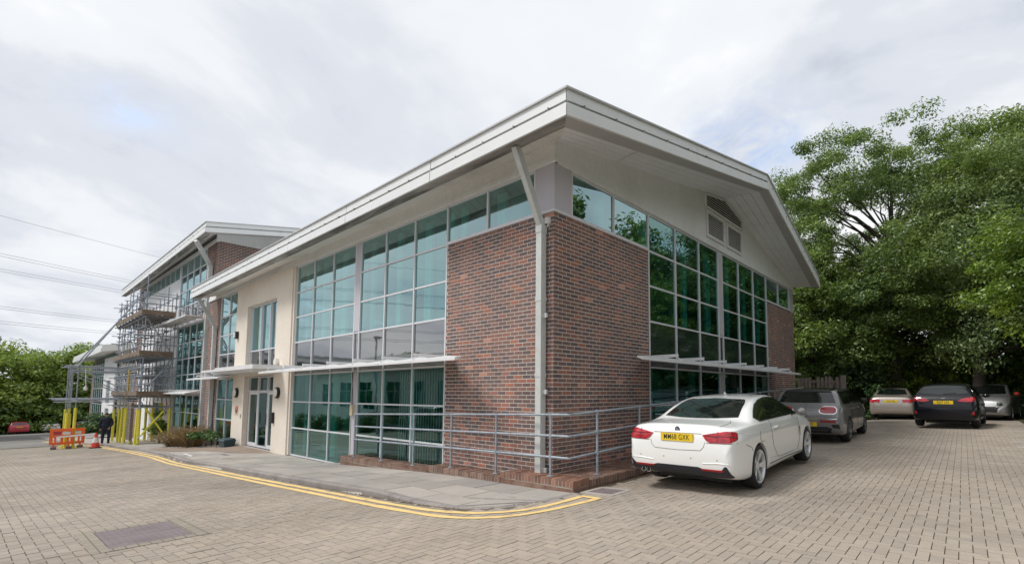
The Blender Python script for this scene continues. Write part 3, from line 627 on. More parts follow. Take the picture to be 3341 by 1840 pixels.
def sunshade(parent, F, wall_us, z, depth, outer, inner, mb_us, nb=5, name='sunshade'):
    """brackets over the blades; blades get longer outwards (ends cut on the skew)"""
    t = empty(name, (0, 0, 0), parent=parent)
    for u in mb_us:
        b = MB(); zt = z + .205
        b.hexa([F.p(u - .012, .04, zt - .10), F.p(u + .012, .04, zt - .10), F.p(u + .012, depth - .1, zt - .055), F.p(u - .012, depth - .1, zt - .055), F.p(u - .012, .04, zt), F.p(u + .012, .04, zt), F.p(u + .012, depth - .1, zt), F.p(u - .012, depth - .1, zt)])
        b.tube([F.p(u, depth - .14, zt - .06), F.p(u + .05, depth - .03, z + .05), F.p(u, depth + .0, z + .03)], .012, 6)
        b.build('bracket', M['blade'], t)
    for i in range(nb):
        f = (i + .5) / nb; d = .08 + (depth - .08) * f; u0 = inner[0] + (outer[0] - inner[0]) * f; u1 = inner[1] + (outer[1] - inner[1]) * f; zb = z - .01 + .13 * (1 - f); hw = (depth - .08) / nb * .46
        b = MB(); b.hexa([F.p(u0, d - hw, zb + .045), F.p(u1, d - hw, zb + .045), F.p(u1, d + hw, zb - .005), F.p(u0, d + hw, zb - .005), F.p(u0, d - hw, zb + .078), F.p(u1, d - hw, zb + .078), F.p(u1, d + hw, zb + .045), F.p(u0, d + hw, zb + .045)])
        b.build('blade', M['blade'], t)
    for u in mb_us[::1]:
        b = MB(); b.bar(F.p(u, .04, z + .095), F.p(u, depth, z + .005), .03, .03); b.build('rib', M['blade'], t)
    return t
def pipe(parent, top, knee, wall_z, base, wd=.17):
    t = empty('downpipe', (0, 0, 0), parent=parent); b = MB()
    b.bar(top, knee, wd * .95, wd * .8, up=(1, 0, 0)); b.build('pipe_arm', M['pipe'], t)
    b = MB(); x, y = knee[0], knee[1]; b.box(x - wd / 2, x + wd / 2, y - wd / 2, y + wd / 2, base, knee[2] - .03); b.build('pipe_shaft', M['pipe'], t)
    b = MB(); b.box(x - wd / 2 - .008, x + wd / 2 + .008, y - wd / 2 - .008, y + wd / 2 + .008, knee[2] - .12, knee[2] + .02)
    z = knee[2] - 1.35
    while z > base + .4:
        b.box(x - wd / 2 - .007, x + wd / 2 + .007, y - wd / 2 - .007, y + wd / 2 + .007, z - .02, z + .06); b.box(x + wd / 2, x + wd / 2 + .08, y - .01, y + .03, z - .32, z - .24); z -= 1.35
    b.build('pipe_collar', M['pipe'], t)

# ---------------- the office building on the corner
B1 = setk(empty('office_building', (0, 0, 0)), 'near two storey office block with brick corner, teal glazing and wide white eaves', 'office building', 'office buildings on the slope')
FL, FR = Fac('L', 0.0), Fac('R', 0.0)
ZT = [6.02, 5.16, 4.34, 3.514, 2.69]
LM = [-11.44, -10.13, -8.80, -7.42, -7.12, -5.82, -4.49, -3.20]
RM = [3.243, 4.535, 5.876, 7.139, 7.428, 8.70, 10.004, 11.304]
bw = brick_panels(B1, [(FL, -3.17, 0.0, .2, 5.14, .0, 0), (FR, 0.0, 3.215, .2, 5.14, .1125, 0), (FR, 11.33, 14.55, .2, 5.14, 0, 0), (FL, -21.45, -19.68, -.5, 6.05, 0, 0)], 300, 'b1')
# curtain walls
def gsel(nrow_sp, dbl=None, pan=None):
    def f(i, j):
        if dbl is not None and i == dbl: return None if j < nrow_sp else M['spandrel']
        return M['glass'] if j < nrow_sp else M['spandrel']
    return f
curtain(B1, FL, LM, ZT, gsel(3, 3)); curtain(B1, FR, RM, ZT, lambda i, j: None if (i == 3 and j < 3) else (M['glass_side'] if j < 3 else M['spandrel_green']))
for F, a, b in ((FL, LM[3], LM[4]), (FR, RM[3], RM[4])):
    F.hexa(MB(), a + .028, b - .028, -.06, .015, 3.55, 5.99).build('infill_panel', M['panel'], B1)
    F.hexa(MB(), a + .028, b - .028, -.06, .015, -.06, 2.42).build('infill_panel', M['panel'], B1)
ZG = [2.69, 2.46, 1.595, .762, -.09]
def ggr(i, j): return None if (i == 3 and j > 0) else (M['spandrel'] if j == 0 else M['glass_dark'])
def ggl(i, j): return M['glass_clear'] if (i >= 5 and j > 0) else ggr(i, j)
curtain(B1, FL, LM, ZG, ggl, dg=-.024, fw=.038, dep=.011); curtain(B1, FR, RM, [2.69, 2.46, 1.595, .762, .3], ggr, dg=-.024, fw=.038, dep=.011)
curtain(B1, FL, [-3.20, -1.84, -.483], [6.022, 5.20], lambda i, j: M['glass'], skip=(-3.20,), dep=.012); curtain(B1, FR, [.49, 1.86, 3.243], [6.022, 5.20], lambda i, j: M['glass'], skip=(3.243,), dep=.012)
curtain(B1, FR, [11.304, 12.68, 14.05], [6.022, 5.20], lambda i, j: M['glass'], skip=(11.304,), dep=.012)
FL.hexa(MB(), -.455, -.0505, -.05, .0125, 5.19, 6.05).build('corner_panel', M['panel'], B1); FR.hexa(MB(), -.012, .462, -.05, .012, 5.19, 6.05).build('corner_panel', M['panel'], B1)
b = MB(); FR.hexa(b, 14.08, 14.56, -.05, .012, 5.19, 6.05); b.build('corner_panel', M['panel'], B1)
for F_, u0, u1 in ((FL, -3.17, -.0205), (FR, -.03, 3.215), (FR, 11.33, 14.58)): F_.hexa(MB(), u0, u1, -.02, .03, 5.142, 5.187).build('sill_strip', M['frame'], B1)
# left window block beyond the entrance
curtain(B1, FL, [-19.65, -18.42, -17.2], [6.0, 5.13, 4.31, 3.50, 2.88], lambda i, j: M['glass'] if j < 3 else M['spandrel'])
curtain(B1, FL, [-19.65, -18.42, -17.2], [2.46, 1.60, .775, -.07], lambda i, j: M['glass_dark'], dg=-.03)
F = FL; F.hexa(MB(), -19.65, -17.2, -.1, .0, 2.49, 2.85).build('beam_cover', M['panel'], B1)
# cream rendered entrance bay
cr = empty('rendered_wall', (0, 0, 0), parent=B1)
b = MB(); 
for u0, u1, z0, z1 in ((-17.17, -15.86, -.25, 6.05), (-12.88, -11.58, -.25, 6.05), (-15.86, -12.88, 5.19, 6.05), (-15.86, -12.88, 2.50, 2.74)): F.hexa(b, u0, u1, -.22, .10, z0, z1)
b.build('render', M['render'], cr)
F.hexa(MB(), -11.58, -11.47, -.2, .06, -.1, 6.05).build('render_return', M['render'], cr)
F.hexa(MB(), -12.86, -11.6, -.2, .085, -.6, -.251).build('plinth_course', M['ledge'], cr)
curtain(B1, F, [-15.83, -14.75, -13.82, -12.91], [5.16, 3.46, 2.76], lambda i, j: M['glass'] if j == 0 else M['spandrel'], dg=-.10, dep=-.02, name='window')
# doors
dr = curtain(B1, F, [-15.83, -14.79, -13.84, -12.91], [2.46, 1.95], lambda i, j: M['glass_door'], dg=-.12, dep=-.04, name='door_fanlight')
for (a, c_) in ((-15.80, -14.82), (-14.80, -13.86), (-13.82, -12.94)):
    d = empty('entrance_door', (0, 0, 0), parent=B1); fwd = .10 if a != -14.80 else .045; f_ = MB()
    for q in ((a, a + fwd, -.09, 1.92), (c_ - fwd, c_, -.09, 1.92), (a + fwd, c_ - fwd, 1.92 - fwd, 1.92), (a + fwd, c_ - fwd, -.09, -.09 + fwd * 1.3)): F.hexa(f_, q[0], q[1], -.14, -.07, q[2], q[3])
    f_.build('door_frame', M['frame'], d); g_ = MB(); g_.quad(F.p(a + fwd, -.1, 0), F.p(c_ - fwd, -.1, 0), F.p(c_ - fwd, -.1, 1.85), F.p(a + fwd, -.1, 1.85)); g_.build('glass_pane', M['glass_door'], d, fixn=False)
    if a != -14.80: h_ = MB(); hx = c_ - .05 if a < -15 else a + .05; h_.tube([F.p(hx, -.02, .75), F.p(hx, -.02, 1.15)], .014, 8); h_.build('handle', M['black'], d, True)
# wall fittings
for u in (-16.62, -12.40):
    lm = empty('wall_lamp', (0, 0, 0), parent=B1); c_ = F.p(u, .10, 1.885)
    mb = MB(); mb.lathe([(.0, c_[1] - .0), (.185, c_[1] - .0), (.185, c_[1] - .075), (.15, c_[1] - .09)], 24, 'y', (c_[0], 0, c_[2])); mb.build('lamp_body', M['black'], lm, True)
    mb = MB(); mb.lathe([(.15, c_[1] - .088), (.13, c_[1] - .115), (.07, c_[1] - .135), (.0, c_[1] - .14)], 24, 'y', (c_[0], 0, c_[2])); mb.build('lamp_cover', M['lampglass'], lm, True)
mb = MB(); F.hexa(mb, -16.98, -16.80, .10, .20, 4.02, 4.30); mb.build('alarm_box', M['black'], B1); mb = MB(); F.hexa(mb, -17.0, -16.86, .2, .225, 4.06, 4.26); mb.build('alarm_cover', M['white'], B1)
mb = MB(); mb.lathe([(.13, -.10), (.13, -.19), (.10, -.215), (0, -.22)], 6, 'y', (-12.55, 0, 2.92)); mb.build('bell_box', M['lampglass'], B1)
mb = MB(); F.hexa(mb, -12.78, -12.64, .10, .17, .86, 1.22); mb.build('entry_phone', M['black'], B1)
mb = MB(); F.hexa(mb, -16.1, -16.02, .10, .13, .93, 1.08); mb.build('call_button', M['panel'], B1)
sg = empty('wall_sign', (0, 0, 0), parent=B1); mb = MB(); F.hexa(mb, -16.75, -16.38, .10, .108, 1.02, 1.40); mb.build('sign_board', simple('sign_cream', (.62, .52, .42), .6), sg)
for q in ((-16.70, -16.62, 1.12, 1.30, 'redsign'), (-16.60, -16.50, 1.08, 1.24, 'board'), (-16.49, -16.42, 1.14, 1.34, 'redsign'), (-16.66, -16.54, 1.27, 1.35, 'orange')):
    mb = MB(); F.hexa(mb, q[0], q[1], .108, .112, q[2], q[3]); mb.build('sign_motif', M[q[4]], sg)
mb = MB(); F.hexa(mb, -7.33, -7.20, .015, .085, 1.28, 1.56); mb.build('junction_box', M['beige'], B1)
mb = MB(); mb.tube([F.p(-7.33, .03, 2.44), F.p(-7.36, .03, 2.1), F.p(-7.30, .03, 1.8), F.p(-7.27, .04, 1.56)], .008, 6); mb.tube([F.p(-7.36, .03, 2.44), F.p(-7.38, .02, 1.2), F.p(-7.37, .02, .1)], .006, 6); mb.build('cable', M['black'], B1)
cm = empty('sensor', (0, 0, 0), parent=B1); mb = MB(); mb.box(-.17, -.08, -.075, 0, 4.93, 5.04); mb.build('sensor_body', M['white'], cm); mb = MB(); mb.tube([(-.105, -.04, 4.93), (-.10, -.06, 4.86)], .012, 6); mb.build('sensor_arm', M['white'], cm)
pipe(B1, (-.19, -.78, 6.10), (-.225, -.10, 4.88), 4.88, .42, wd=.132); pipe(B1, (-20.0, -.80, 5.98), (-20.12, -.10, 4.80), 4.8, -.5, wd=.14)
# sunshades and the entrance canopy
sunshade(B1, FL, LM, 2.49, .86, (-12.0, -1.55), (-11.5, -3.0), [-11.44, -10.13, -8.8, -7.27, -5.82, -4.49, -3.2])
sunshade(B1, FR, RM, 2.52, .82, (1.5, 12.4), (3.0, 11.6), [3.243, 4.535, 5.876, 7.28, 8.7, 10.0, 11.304])
sunshade(B1, FL, [], 2.42, .86, (-20.9, -16.2), (-20.0, -17.0), [-19.65, -18.42, -17.2])
cn = empty('entrance_canopy', (0, 0, 0), parent=B1)
mb = MB(); F.hexa(mb, -19.0, -16.3, .1, .75, 2.70, 2.78); F.hexa(mb, -16.3, -12.2, .1, .95, 2.66, 2.80); mb.build('canopy_slab', M['blade'], cn)
for i in range(12): 
    u = -16.1 + i * .33; mb = MB(); mb.bar(F.p(u, .1, 2.60), F.p(u - .1, .92, 2.62), .05, .07); mb.build('canopy_rafter', M['louvre'], cn)
for u in (-18.6, -17.6, -16.8): mb = MB(); mb.bar(F.p(u, .1, 2.66), F.p(u, .72, 2.67), .22, .07); mb.build('canopy_rafter', M['louvre'], cn)
# upper band, gable, soffits, fascias, roof
b = MB(); FL.hexa(b, -21.5, .055, -.05, .055, 6.05, 6.14); FL.hexa(b, -21.5, .03, -.05, .03, 6.14, 6.44); FR.hexa(b, 0, 14.6, -.05, .0557, 6.05, 6.14); b.build('head_moulding', M['cladding'], B1)
YR, YE = 7.68, 14.55
def zsof(y): return 6.455 + (7.78 - 6.455) * y / YR if y < YR else 7.78 - (7.78 - 6.20) * (y - YR) / (YE - YR)
for ya, yb in ((0.0, 3.0), (3.0, 6.0), (6.0, YR), (YR, 9.2), (9.2, 12.0), (12.0, 14.55)):
    b = MB(); b.hexa([(-.06, ya + .004, 6.14), (.031, ya + .004, 6.14), (.031, yb - .004, 6.14), (-.06, yb - .004, 6.14), (-.06, ya + .004, zsof(ya + .004) + .03), (.031, ya + .004, zsof(ya + .004) + .03), (.031, yb - .004, zsof(yb - .004) + .03), (-.06, yb - .004, zsof(yb - .004) + .03)])
    b.build('gable_panel', M['cladding'], B1)
lv = empty('gable_louvre', (0, 0, 0), parent=B1)
def louvre_frame(pts, n, name='louvre_blade'):
    (ya, z0a, z1a), (yb, z0b, z1b) = pts; b = MB(); FR.hexa(b, ya, yb, .02, .034, min(z0a, z0b), min(z1a, z1b)); b.build('louvre_back', M['dark'], lv)
def rect_louvre(ya, yb, z0, z1, n):
    b = MB(); t = .07; FR.hexa(b, ya, yb, .0, .036, z0, z1, 0); b.build('louvre_back', M['dark'], lv)
    b = MB()
    for q in ((ya, ya + t, z0, z1), (yb - t, yb, z0, z1), (ya + t, yb - t, z0, z0 + t), (ya + t, yb - t, z1 - t, z1)): FR.hexa(b, q[0], q[1], .03, .075, q[2], q[3])
    b.build('louvre_frame', M['louvre'], lv)
    for i in range(n):
        z = z0 + t + (z1 - z0 - 2 * t) * (i + .5) / n; b = MB(); h = (z1 - z0 - 2 * t) / n * .36
        b.hexa([(.045, ya + t, z + h * .4), (.072, ya + t, z - h), (.072, yb - t, z - h), (.045, yb - t, z + h * .4), (.045, ya + t, z + h * .4 + .012), (.072, ya + t, z - h + .02), (.072, yb - t, z - h + .02), (.045, yb - t, z + h * .4 + .012)]); b.build('louvre_blade', M['louvre'], lv)
rect_louvre(6.33, 7.55, 6.27, 7.04, 10); rect_louvre(7.74, 8.93, 6.27, 7.04, 10)
# upper louvre follows the ridge
b = MB(); pts = [(6.3, 7.12), (8.98, 7.12), (8.98, zsof(8.98) - .06), (YR, zsof(YR) - .07), (6.3, zsof(6.3) - .06)]
b.add([(.033, y, z) for y, z in pts] + [(.036, y, z) for y, z in pts], [(0, 1, 2, 3, 4), (9, 8, 7, 6, 5)] + [(i, (i + 1) % 5, 5 + (i + 1) % 5, 5 + i) for i in range(5)]); b.build('louvre_back', M['dark'], lv)
for i in range(8):
    z = 7.17 + i * .072
    ya = 6.36; yb = 8.93
    for _ in range(100):
        if zsof(ya) - .10 < z: ya += .05
        if zsof(yb) - .10 < z: yb -= .05
    if yb - ya < .15: continue
    b = MB(); b.hexa([(.045, ya, z + .01), (.072, ya, z - .022), (.072, yb, z - .022), (.045, yb, z + .01), (.045, ya, z + .022), (.072, ya, z - .004), (.072, yb, z - .004), (.045, yb, z + .022)]); b.build('louvre_blade', M['louvre'], lv)
def frame_poly(P, t=.05):
    b = MB()
    for a_, c_ in zip(P, P[1:] + P[:1]): b.bar((.052, a_[0], a_[1]), (.052, c_[0], c_[1]), .05, t, up=(1, 0, 0))
    b.build('louvre_frame', M['louvre'], lv)
frame_poly(pts)

def roof_set(par, eL, eR, rg, eR2, x_back, ridge_back, wall_soffit_left, wall_line, xin, tag_, boards=True):
    """eL, eR: ends of the front eave (bottom of the lower fascia); rg: ridge point; eR2: far eave end; the rake runs eR-rg-eR2"""
    eL, eR, rg, eR2 = map(Vector, (eL, eR, rg, eR2)); back = Vector((x_back, eR2.y, eR2.z)); rb = Vector(ridge_back)
    loop = [eL, eR, rg, eR2]
    def offs(p, inx, iny): return p
    def fascia(nm, z0, z1, inset, mat, pieces=None):
        # inset moves inwards (towards the building)
        def q(p, dz): 
            iy = inset if p.y < rg.y - .5 else (-inset if p.y > rg.y + .5 else 0)
            ix = -inset if p is not eL else 0
            return p + Vector((ix, iy, dz))
        def q2(p, dz):
            ins = inset + .035
            iy = ins if p.y < rg.y - .5 else (-ins if p.y > rg.y + .5 else 0); ix = -ins if p is not eL else 0
            return p + Vector((ix, iy, dz))
        for a_, c_ in zip(loop[:-1], loop[1:]):
            L = (c_ - a_).length; m = max(1, int(round(L / 3.6)))
            for i in range(m):
                A = [f_(a_, z) .lerp(f_(c_, z), (i / m) + .0004) for f_, z in ((q, z0), (q2, z0), (q, z1), (q2, z1))]
                B = [f_(a_, z).lerp(f_(c_, z), ((i + 1) / m) - .0004) for f_, z in ((q, z0), (q2, z0), (q, z1), (q2, z1))]
                MB().hexa([A[0], B[0], B[1], A[1], A[2], B[2], B[3], A[3]]).build(nm, mat, par)
    fascia('fascia_panel', 0.0, .198, 0, M['fascia']); fascia('fascia_panel', .268, .485, .035, M['fascia'])
    fascia('fascia_recess', .19, .28, .072, M['gutter_plain'])
    # gutter floor: flat strip behind the fascia
    for a_, c_ in zip(loop[:-1], loop[1:]):
        def inn(p, d): 
            iy = d if p.y < rg.y - .5 else (-d if p.y > rg.y + .5 else 0); return p + Vector((-d if p is not eL else 0, iy, .006))
        A, B = [inn(a_, .036), inn(c_, .036)], [inn(a_, .27), inn(c_, .27)]
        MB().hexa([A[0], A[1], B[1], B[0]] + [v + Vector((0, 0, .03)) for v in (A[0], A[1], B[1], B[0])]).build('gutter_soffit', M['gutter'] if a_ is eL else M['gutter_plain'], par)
    # clips in the gap
    cb = MB()
    for a_, c_ in zip(loop[:-1], loop[1:]):
        m = int((c_ - a_).length / .8)
        for i in range(m):
            p = a_.lerp(c_, (i + .5) / m); sx = 1 if a_ is not eL else 0
            cb.box(p.x - .011 - .035 * sx, p.x + .011 - .02 * sx, p.y + .008, p.y + .035, p.z + .198, p.z + .268)
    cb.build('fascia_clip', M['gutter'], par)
    # eave soffit boards
    u0 = eL.x + .05; u1 = eR.x - .27; m = int((u1 - u0) / .24); iny = eL.y + .268
    for i in range(m):
        xa, xb = u0 + (u1 - u0) * i / m + .007, u0 + (u1 - u0) * (i + 1) / m - .007
        def zf_(x): t = (x - eL.x) / (eR.x - eL.x); return eL.z + (eR.z - eL.z) * t + .02
        def zw_(x): t = min(1, (x - eL.x) / (xin - eL.x)); return wall_soffit_left + (wall_line[0][1] - wall_soffit_left) * t
        yw = par_y
        ya_w = yw if xb < xin + .02 else yw
        MB().hexa([(xa, iny, zf_(xa)), (xb, iny, zf_(xb)), (xb, yw + .05, zw_(xb)), (xa, yw + .05, zw_(xa)), (xa, iny, zf_(xa) + .03), (xb, iny, zf_(xb) + .03), (xb, yw + .05, zw_(xb) + .03), (xa, yw + .05, zw_(xa) + .03)]).build('soffit_board', M['soffit'], par)
    # gable soffit panels between wall line and rake
    rk = [eR, rg, eR2]
    for si, (a_, c_) in enumerate(zip(rk[:-1], rk[1:])):
        w0, w1 = wall_line[si], wall_line[si + 1]; m = 4; nb = 4
        for i in range(m):
            for j in range(nb):
                def pt(t, s_):
                    o_ = a_.lerp(c_, t); ins = .268; o_ = o_ + Vector((-ins, (ins if si == 0 else -ins) * (1 - t if si == 0 else t), .02))
                    w_ = Vector((xin, w0[0] + (w1[0] - w0[0]) * t, w0[1] + (w1[1] - w0[1]) * t))
                    if si == 0 and t == 0: w_ = Vector((xin, w0[0], w0[1]))
                    return w_.lerp(o_, s_)
                g1 = .0015; g2 = .006
                t0, t1, s0, s1 = i / m + (g1 if i else 0), (i + 1) / m - g1, j / nb + (g2 if j else 0), (j + 1) / nb - g2
                P4 = [pt(t0, s0), pt(t1, s0), pt(t1, s1), pt(t0, s1)]
                MB().hexa(P4 + [v + Vector((0, 0, .03)) for v in P4]).build('soffit_panel', M['soffit_gable'], par)
    # roof sheets
    top = .47
    f = [p + Vector((0, 0, top)) for p in (eL, eR, rg, rb, eR2, back)]
    b = MB()
    P_ = [f[0], f[1], f[2], f[3]]; b.hexa([v - Vector((0, 0, .03)) for v in P_] + P_)
    P_ = [f[3], f[2], f[4], f[5]]; b.hexa([v - Vector((0, 0, .03)) for v in P_] + P_); b.build('roof', M['roofing'], par)
par_y = 0.0
roof_set(B1, (-20.55, -.95, 5.96), (1.11, -.95, 6.11), (1.35, YR, 7.70), (.90, 15.25, 6.17), -20.5, (-20.5, YR, 7.6), 6.24, [(0.0, 6.45), (YR, 7.775), (14.6, 6.20)], 0.03, 'b1')
b = MB(); b.hexa([(-21.45, 14.45, -.6), (-.12, 14.45, -.6), (-.12, 14.55, -.6), (-21.45, 14.55, -.6), (-21.45, 14.45, 6.1), (-.12, 14.45, 6.1), (-.12, 14.55, 6.1), (-21.45, 14.55, 6.1)]); b.box(-21.45, -21.35, .2, 14.4, -.6, 6.3); b.build('rear_wall', M['mortar'], B1)
# rooms behind the glass: floors, ceilings, back walls, columns, blinds
it = MB()
it.box(-21.3, -.15, 4.6, 4.7, -.1, 6.0); it.box(-21.3, -.12, .12, 4.6, -.2, -.11); it.box(-4.7, -4.6, 4.8, 14.3, 0.1, 6.0); it.box(-4.6, -.12, .12, 14.3, -.1, .1)
it.build('interior_walls', M['interior'], B1)
it = MB(); it.box(-21.3, -.12, .12, 4.6, 2.78, 3.30); it.box(-4.6, -.12, 4.6, 14.3, 2.78, 3.30); it.box(-21.3, -.12, .12, 14.3, 6.03, 6.08); it.box(-21.3, -.12, .10, 4.6, 2.62, 2.74); it.build('interior_floors', M['ceil'], B1)
it = MB()
for F_, uu, z0, z1 in ((FL, [-11.2, -9.95, -8.6, -7.55, -6.95, -5.6, -4.3, -3.42, -2.95, -1.7], 3.35, 6.0), (FR, [3.45, 5.5, 6.95, 8.4, 9.8, 11.1, 1.7], 3.35, 6.0), (FL, [-19.3, -17.45, -15.5, -13.2], 2.9, 5.9), (FR, [3.6, 5.9, 8.2, 10.9], .2, 2.45), (FL, [-11.0, -9.0, -7.7, -19.3], 0, 2.45)):
    for u in uu: w_ = .16 + .18 * rng.random(); F_.hexa(it, u - w_ / 2, u + w_ / 2, -.32, -.24, z0, z1)
it.build('blind_stack', M['blind'], B1)
for F_, a_, c_, z0, z1 in ((FL, -10.1, -8.85, 3.6, 5.9), (FL, -5.75, -4.55, 4.4, 5.95), (FL, -4.4, -3.3, 3.56, 5.95), (FL, -11.35, -10.2, 4.4, 5.9), (FL, -1.75, -.6, 5.1, 5.95), (FR, 3.3, 3.9, 3.6, 5.95), (FR, 7.5, 8.6, 4.4, 5.95), (FL, -15.7, -14.8, 3.5, 5.1), (FL, -19.5, -18.5, 3.6, 5.0), (FL, -10.0, -9.0, .1, 2.4), (FL, -8.7, -7.6, .8, 2.4), (FR, 3.3, 4.4, .3, 2.4)):
    F_.hexa(MB(), a_, c_, -.40, -.38, z0, z1).build('roller_blind', M['blind_grey'], B1)
for i in range(24):
    u = -5.75 + i * .105
    if 2 < i: b = MB(); a_ = .032; b.hexa([FL.p(u - a_, -.30, .0), FL.p(u + a_, -.24, .0), FL.p(u + a_, -.238, .0), FL.p(u - a_, -.298, .0), FL.p(u - a_, -.30, 2.4), FL.p(u + a_, -.24, 2.4), FL.p(u + a_, -.238, 2.4), FL.p(u - a_, -.298, 2.4)]); b.build('blind_slat', M['blind'], B1)
# ---------------- the taller office block further down the slope, with the scaffold in front
B2 = setk(empty('office_building', (0, 0, 0)), 'taller office block beyond the near one, white walls behind scaffolding and long teal windows', 'office building', 'office buildings on the slope')
F2, G2 = Fac('L', .15), Fac('R', -21.5)
brick_panels(B2, [(G2, .15, 9.0, 6.2, 9.0, 0, 0), (F2, -23.0, -21.5, -.7, 8.95, 0, 0), (F2, -39.4, -37.9, -1.3, 8.95, 0, 0)], 300, 'b2')
U2 = [-27.95, -26.71, -25.48, -24.25, -23.02]
curtain(B2, F2, U2, [8.92, 8.18, 7.32, 6.46, 5.62], lambda i, j: M['glass'] if j < 3 else M['spandrel'])
curtain(B2, F2, U2, [5.35, 4.47, 3.64, 2.81, 2.0], lambda i, j: M['glass_dark'])
curtain(B2, F2, U2, [1.75, .88, .04, -.75], lambda i, j: M['glass_dark'])
b = MB(); F2.hexa(b, U2[0], U2[-1], -.1, 0, 5.38, 5.6); F2.hexa(b, U2[0], U2[-1], -.1, 0, 1.78, 1.97); b.build('beam_cover', M['panel'], B2)
ub = list(np.linspace(-37.8, -28.3, 9)); curtain(B2, F2, ub, [8.92, 8.20], lambda i, j: M['glass'])
b = MB()
for u0, u1, z0, z1 in ((-28.25, -28.0, -1.3, 8.95), (-30.6, -28.25, -1.3, 8.16), (-33.0, -30.6, 3.5, 8.16), (-37.9, -33.0, -1.3, 8.16), (-33.0, -30.6, 1.3, 1.75)): F2.hexa(b, u0, u1, -.2, .03, z0, z1)
b.build('white_wall', M['render_white'], B2)
curtain(B2, F2, [-33.0, -32.2, -31.4, -30.6], [3.5, 2.6, 1.75], lambda i, j: M['glass_dark'], dg=-.12, dep=-.02); curtain(B2, F2, [-33.0, -31.8, -30.6], [1.3, -.9], lambda i, j: M['glass_dark'], dg=-.12, dep=-.02)
for u in (-29.4, -33.9): b = MB(); F2.hexa(b, u - .12, u + .12, .03, .05, .95, 1.35); b.build('wall_sign', M['redsign'], B2)
sunshade(B2, F2, [], 5.38, .95, (-29.4, -21.9), (-28.2, -22.9), [-27.9, -26.7, -25.5, -24.25, -23.05], nb=6)
sunshade(B2, F2, [], 1.82, .80, (-29.3, -21.9), (-28.2, -22.6), [-27.9, -26.7, -25.5, -24.25, -23.05])
pipe(B2, (-21.25, -.72, 8.75), (-21.95, .03, 7.85), 7.85, -.6, wd=.17)
F2.hexa(MB(), -39.45, -21.45, -.05, .05, 8.95, 9.10).build('head_moulding', M['cladding'], B2)
b = MB(); b.hexa([(-21.56, .12, 9.0), (-21.47, .12, 9.0), (-21.47, 15, 9.0), (-21.56, 15, 9.0), (-21.56, .12, 9.5), (-21.47, .12, 9.5), (-21.47, 15, 9.7), (-21.56, 15, 9.7)]); b.build('gable_wall', M['cladding'], B2)
b = MB(); b.hexa([(-21.56, .12, 9.45), (-21.475, .12, 9.45), (-21.475, 7.5, 9.6), (-21.56, 7.5, 9.6), (-21.56, .12, 9.42), (-21.475, .12, 9.42), (-21.475, 7.5, 10.6), (-21.56, 7.5, 10.6)]); b.build('gable_wall', M['cladding'], B2)
par_y = .15
roof_set(B2, (-40.2, -.78, 8.60), (-19.85, -.72, 8.86), (-19.6, 7.7, 10.33), (-20.3, 16, 8.9), -40.2, (-40.2, 7.7, 10.33), 9.25, [(.15, 9.42), (7.7, 10.75), (15, 9.2)], -21.47, 'b2')
b = MB(); b.box(-39.4, -21.6, 14.6, 14.7, -1.5, 9.3); b.box(-39.45, -39.35, .3, 14.6, -1.5, 9.3); b.box(-21.6, -21.5, 9.0, 14.6, 0, 9.3); b.box(-39.3, -21.7, 4.2, 4.3, -1.2, 8.9); b.build('plain_wall', M['mortar'], B2)
b = MB(); b.box(-39.3, -21.7, .3, 4.2, 1.78, 1.96); b.box(-39.3, -21.7, .3, 4.2, 5.4, 5.6); b.box(-39.3, -21.7, .3, 14, 9.0, 9.05); b.box(-21.62, -21.58, .3, 14, -1, 9.2); b.build('interior_floors', M['ceil'], B2)

B3 = setk(empty('office_building', (0, 0, 0)), 'farthest office block, low, its eaves and brick pier just visible past the scaffold tower', 'office building', 'office buildings on the slope')
F3 = Fac('L', 0.0)
brick_panels(B3, [(F3, -60.2, -58.9, -3.2, 4.8, 0, 0)], 0, 'b3')
for za, zb in ((4.4, 1.2), (.9, -2.2)): curtain(B3, F3, list(np.linspace(-58.8, -52.6, 6)), list(np.linspace(za, zb, 4)), lambda i, j: M['glass_dark'])
b = MB(); F3.hexa(b, -52.5, -50.6, -.2, .02, -3.2, 4.8); F3.hexa(b, -50.6, -48.6, -.2, .02, 2.9, 4.8); F3.hexa(b, -48.6, -46.6, -.2, .02, -3.2, 4.8); F3.hexa(b, -50.6, -48.6, -.2, .02, .6, 1.0); b.build('white_wall', M['render_white'], B3)
curtain(B3, F3, [-50.6, -49.6, -48.6], [2.9, 1.9, 1.0], lambda i, j: M['glass'], dg=-.1, dep=-.02); curtain(B3, F3, [-50.6, -49.6, -48.6], [.6, -1.9], lambda i, j: M['glass'], dg=-.1, dep=-.02)
